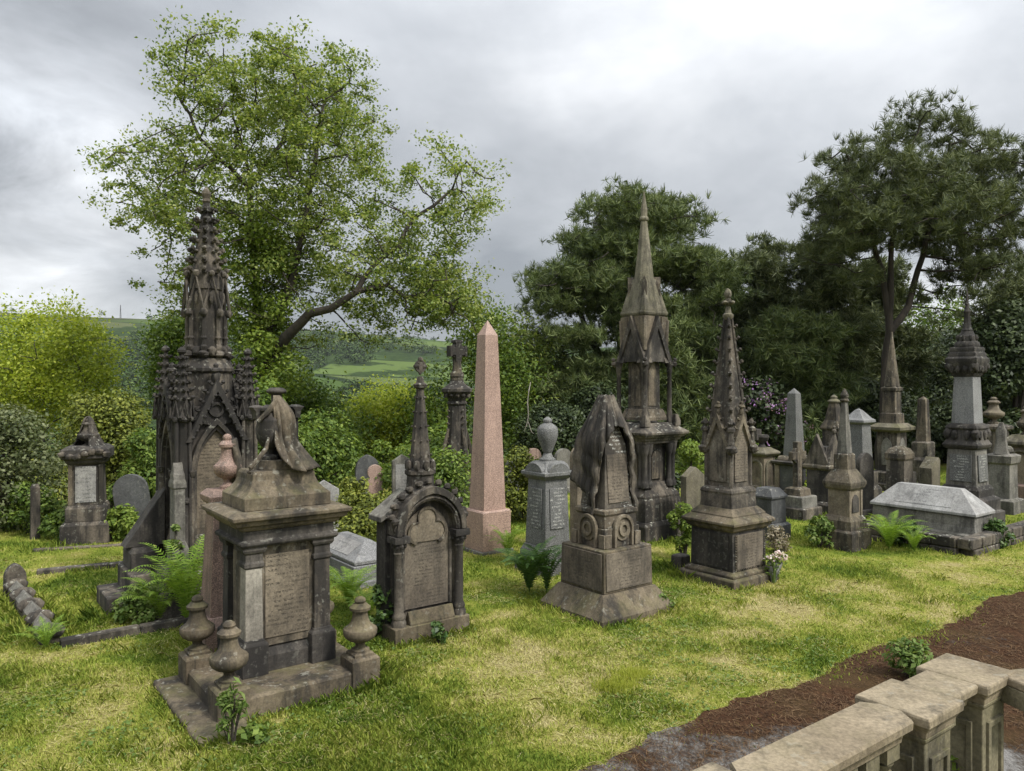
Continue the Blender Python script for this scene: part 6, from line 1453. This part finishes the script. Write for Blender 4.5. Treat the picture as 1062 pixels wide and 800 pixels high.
# ------------------------------------------------------------------ grass
def inside_foot(x, y, pad=.0):
    m = np.zeros(len(x), bool)
    for cx, cy, hw, hd, a in FOOT:
        dx, dy = x - cx, y - cy; u_ = dx*math.cos(a) + dy*math.sin(a); v_ = -dx*math.sin(a) + dy*math.cos(a)
        m |= (np.abs(u_) < hw + pad) & (np.abs(v_) < hd + pad)
    return m
def grass():
    rng = np.random.default_rng(3); Ps = []
    for y0, y1, dens in ((5.0, 7.2, 3800), (7.2, 9.5, 2600), (9.5, 12.5, 1500), (12.5, 17, 750), (17, 25, 200)):
        A = (y1 - y0) * (y1 + y0); n = int(A * dens)
        y = rng.uniform(y0, y1, n); x = rng.uniform(-1, 1, n) * y; Ps.append(np.stack([x, y], 1))
    P = np.concatenate(Ps); x, y = P.T
    a_, c_ = path_coord(x, y); ov = path_edge(a_) + .03 - c_; stray = (ov > 0) & (rng.uniform(0, 1, len(x)) < np.exp(-ov / .12) * .75)
    keep = ((ov <= 0) | stray) & ~inside_foot(x, y); x, y, ov = x[keep], y[keep], ov[keep]; n = len(x)
    d = dryness(x, y) + rng.normal(0, .075, n); d = np.where(ov > -.10, np.maximum(d, rng.uniform(.42, .72, n)), d)
    near = inside_foot(x, y, .13)
    lush = vnoise(x, y, 1.3, 44)
    h = rng.uniform(.018, .05, n) * (.55 + 1.5 * lush ** 2) * (1 + 1.4 * near * rng.uniform(0, 1, n)) * np.where(d > .6, .6, 1.0)
    wdt = (.0022 + .00028 * y) * rng.uniform(.7, 1.3, n)
    az = rng.uniform(0, 2*np.pi, n); lean = rng.uniform(.2, 1.1, n) * h
    flat = (d > .56) & (rng.uniform(0, 1, n) < .5); lean = np.where(flat, rng.uniform(.03, .10, n), lean); h = np.where(flat, rng.uniform(.006, .022, n), h)
    z = hgt(x, y) - .004; cx, sx = np.cos(az), np.sin(az)
    b = np.stack([x, y, z], 1); s = np.stack([-sx, cx, 0*cx], 1) * wdt[:, None]
    mid = b + np.stack([cx*lean*.35, sx*lean*.35, h*.62], 1); tip = b + np.stack([cx*lean, sx*lean, h], 1)
    Vt = np.stack([b - s, b + s, mid + s*.75, tip, mid - s*.75], 1).reshape(-1, 3)
    t = NT('grass_blades'); at = t.n('ShaderNodeAttribute', attribute_name='tint')
    col = t.ramp(at.outputs['Fac'], [(.24, (.07, .125, .014)), (.38, (.165, .235, .028)), (.52, (.29, .335, .055)), (.64, (.41, .40, .11)), (.77, (.50, .45, .22))])
    bs = t.n('ShaderNodeBsdfPrincipled'); t.link(col, bs.inputs['Base Color']); bs.inputs['Roughness'].default_value = .7; bs.inputs['Specular IOR Level'].default_value = .2
    tr = t.n('ShaderNodeBsdfTranslucent'); t.link(col, tr.inputs[0]); mx = t.n('ShaderNodeMixShader'); mx.inputs[0].default_value = .35
    t.link(bs.outputs[0], mx.inputs[1]); t.link(tr.outputs[0], mx.inputs[2]); t.link(mx.outputs[0], t.out.inputs[0])
    tint = np.repeat(np.clip(d + np.where(flat, .06, 0), 0, 1), 5)
    o = mesh_np('grass', Vt, np.arange(5*n).reshape(n, 5), t.m, attr=tint); tag(o, 'mown lawn grass with straw-coloured clippings between the graves', 'grass', kind='stuff')
    print('grass blades', n)
grass()
def tufts_long():
    rng = np.random.default_rng(35); y = 5.2 + 6.5 * rng.uniform(0, 1, 420) ** 1.2; x = rng.uniform(-.85, .85, 420) * y
    k = ~on_path(x, y) & ~inside_foot(x, y, .03) & (vnoise(x, y, .8, 57) > .42); x, y = x[k], y[k]; m = 46
    c = np.repeat(np.stack([x, y], 1), m, 0) + rng.normal(0, .09, (len(x) * m, 2)); n = len(c); h = np.repeat(rng.uniform(.04, .085, len(x)), m) * rng.uniform(.5, 1.1, n)
    az = rng.uniform(0, 6.283, n); ln = h * rng.uniform(.2, .9, n); b = np.stack([c[:, 0], c[:, 1], hgt(c[:, 0], c[:, 1])], 1); s_ = np.stack([-np.sin(az), np.cos(az), 0*az], 1) * .0028
    d = np.stack([np.cos(az), np.sin(az), 0*az], 1); up = np.array([[0, 0, 1.0]])
    mid = b + d * ln[:, None] * .3 + up * h[:, None] * .65; tip = b + d * ln[:, None] + up * h[:, None]
    o = mesh_np('grass_tufts', np.stack([b - s_, b + s_, mid + s_*.7, tip, mid - s_*.7], 1).reshape(-1, 3), np.arange(5*n).reshape(n, 5), leafmat('long_grass', [(.10, .15, .018), (.21, .26, .036), (.36, .38, .09)], .35, .6, 3, .2)); tag(o, 'longer uncut grass tufts scattered over the lawn', 'grass', kind='stuff')
tufts_long()
def hay():
    rng = np.random.default_rng(28); n = 40000; y = rng.uniform(5.2, 13, n); x = rng.uniform(-.8, .8, n) * y
    k = ~on_path(x, y) & ~inside_foot(x, y) & (rng.uniform(0, 1, n) < np.clip((fbm(x, y, 1.6, 91, 4) - .47) * 5, .02, 1)); x, y = x[k], y[k]; n = len(x)
    q = rng.uniform(0, 6.283, n); l = rng.uniform(.025, .085, n); c = rng.normal(0, .16, n); z = hgt(x, y) + rng.uniform(.008, .034, n)
    p0 = np.stack([x - np.cos(q)*l, y - np.sin(q)*l, z], 1); pm = np.stack([x + np.sin(q)*l*c, y - np.cos(q)*l*c, z + rng.uniform(0, .014, n)], 1); p1 = np.stack([x + np.cos(q)*l, y + np.sin(q)*l, z - .006], 1)
    s = np.stack([-np.sin(q), np.cos(q), 0*q], 1) * (.0007 + .00011*y)[:, None]
    Vt = np.stack([p0 - s, p0 + s, pm + s, p1, pm - s], 1).reshape(-1, 3)
    o = mesh_np('hay', Vt, np.arange(5*n).reshape(n, 5), leafmat('dry_clippings', [(.22, .19, .075), (.36, .32, .14), (.50, .45, .24)], .15, .8, 3, .1)); tag(o, 'loose straw-coloured mowings lying on the lawn', 'hay', kind='stuff')
hay()
def clover():
    rng = np.random.default_rng(8); n = 30000; y = rng.uniform(5.2, 11, n); x = rng.uniform(-.8, .8, n) * y
    k = ~on_path(x, y) & ~inside_foot(x, y) & (fbm(x, y, 1.4, 61, 3) > .54) & (dryness(x, y) < .54); x, y = x[k], y[k]
    P = np.stack([x, y, hgt(x, y) + rng.uniform(.01, .045, len(x))], 1); Vt, F = leaves(P, np.tile([0, 0, 1.0], (len(P), 1)), .030, rng, .8)
    o = mesh_np('clover_leaves', Vt, F, L['weed']); tag(o, 'small broad weed leaves scattered through the lawn', 'ground cover', kind='stuff')
clover()
def needle_litter():
    rng = np.random.default_rng(18); n = 60000; a = rng.uniform(-4, 16, n); c = -rng.uniform(-.05, 1, n) ** 1.0 * 2.4; k = (fbm(a, c, 1.0, 71, 4) > .40) & (c < path_edge(a) + .10); a, c = a[k], c[k]; n = len(a)
    x = PA[0] + a*U[0] + c*V[0]; y = PA[1] + a*U[1] + c*V[1]; z = np.maximum(hgt(x, y), 0) + .026 + rng.uniform(0, .008, n); q = rng.uniform(0, 6.283, n); l = rng.uniform(.02, .055, n)
    k = ~inside_foot(x, y); x, y, z, q, l = x[k], y[k], z[k], q[k], l[k]
    p = np.stack([x, y, z], 1); d = np.stack([np.cos(q), np.sin(q), rng.normal(0, .12, len(q))], 1) * l[:, None]; s = np.stack([-np.sin(q), np.cos(q), 0*q], 1) * .0016
    o = mesh_np('needle_litter', np.stack([p - d - s, p - d + s, p + d + s, p + d - s], 1).reshape(-1, 3), np.arange(4*len(p)).reshape(-1, 4), leafmat('fallen_needles', [(.02, .012, .008), (.065, .038, .021), (.17, .11, .06)], .05, .8, 3, .1)); tag(o, 'brown fallen pine needles lying over the path', 'needles', kind='stuff')
needle_litter()
def yellow_tufts():
    rng = np.random.default_rng(12)
    for i, (px, py, lab) in enumerate(((637, 718, 'bright yellow-green moss tuft on the lawn, nearest the path'), (655, 705, 'smaller yellow-green moss tuft just behind the brightest one'))):
        x, y = G(px, py); P = np.array([0, 0, 0]) + rng.normal(0, 1, (700, 3)) * np.array([.10, .08, 0]); D = np.tile([0, 0, 1.0], (700, 1))
        Vt, F = tufts(P, D, 2, .06, .003, rng, .5); o = mesh_np('moss_tuft', Vt, F, L['yellow']); o.location = (x, y, float(hgt(x, y))); tag(o, lab, 'tuft', 'yellow tufts on the lawn')
yellow_tufts()

# ------------------------------------------------------------------ the air over the valley
def haze():
    mb = MB().box(-2000, 2000, -160, 2300, -75, 220); t = NT('valley_air')
    v = t.n('ShaderNodeVolumePrincipled'); v.inputs['Color'].default_value = (.80, .86, .93, 1); v.inputs['Density'].default_value = HAZE; v.inputs['Anisotropy'].default_value = 0.2
    t.link(v.outputs[0], t.out.inputs['Volume']); o = mb.build('haze', t.m, None, bevel=0, smooth=False); tag(o, 'thin grey-blue haze over the valley', 'haze', kind='stuff')
HAZE = 0.00006
haze()
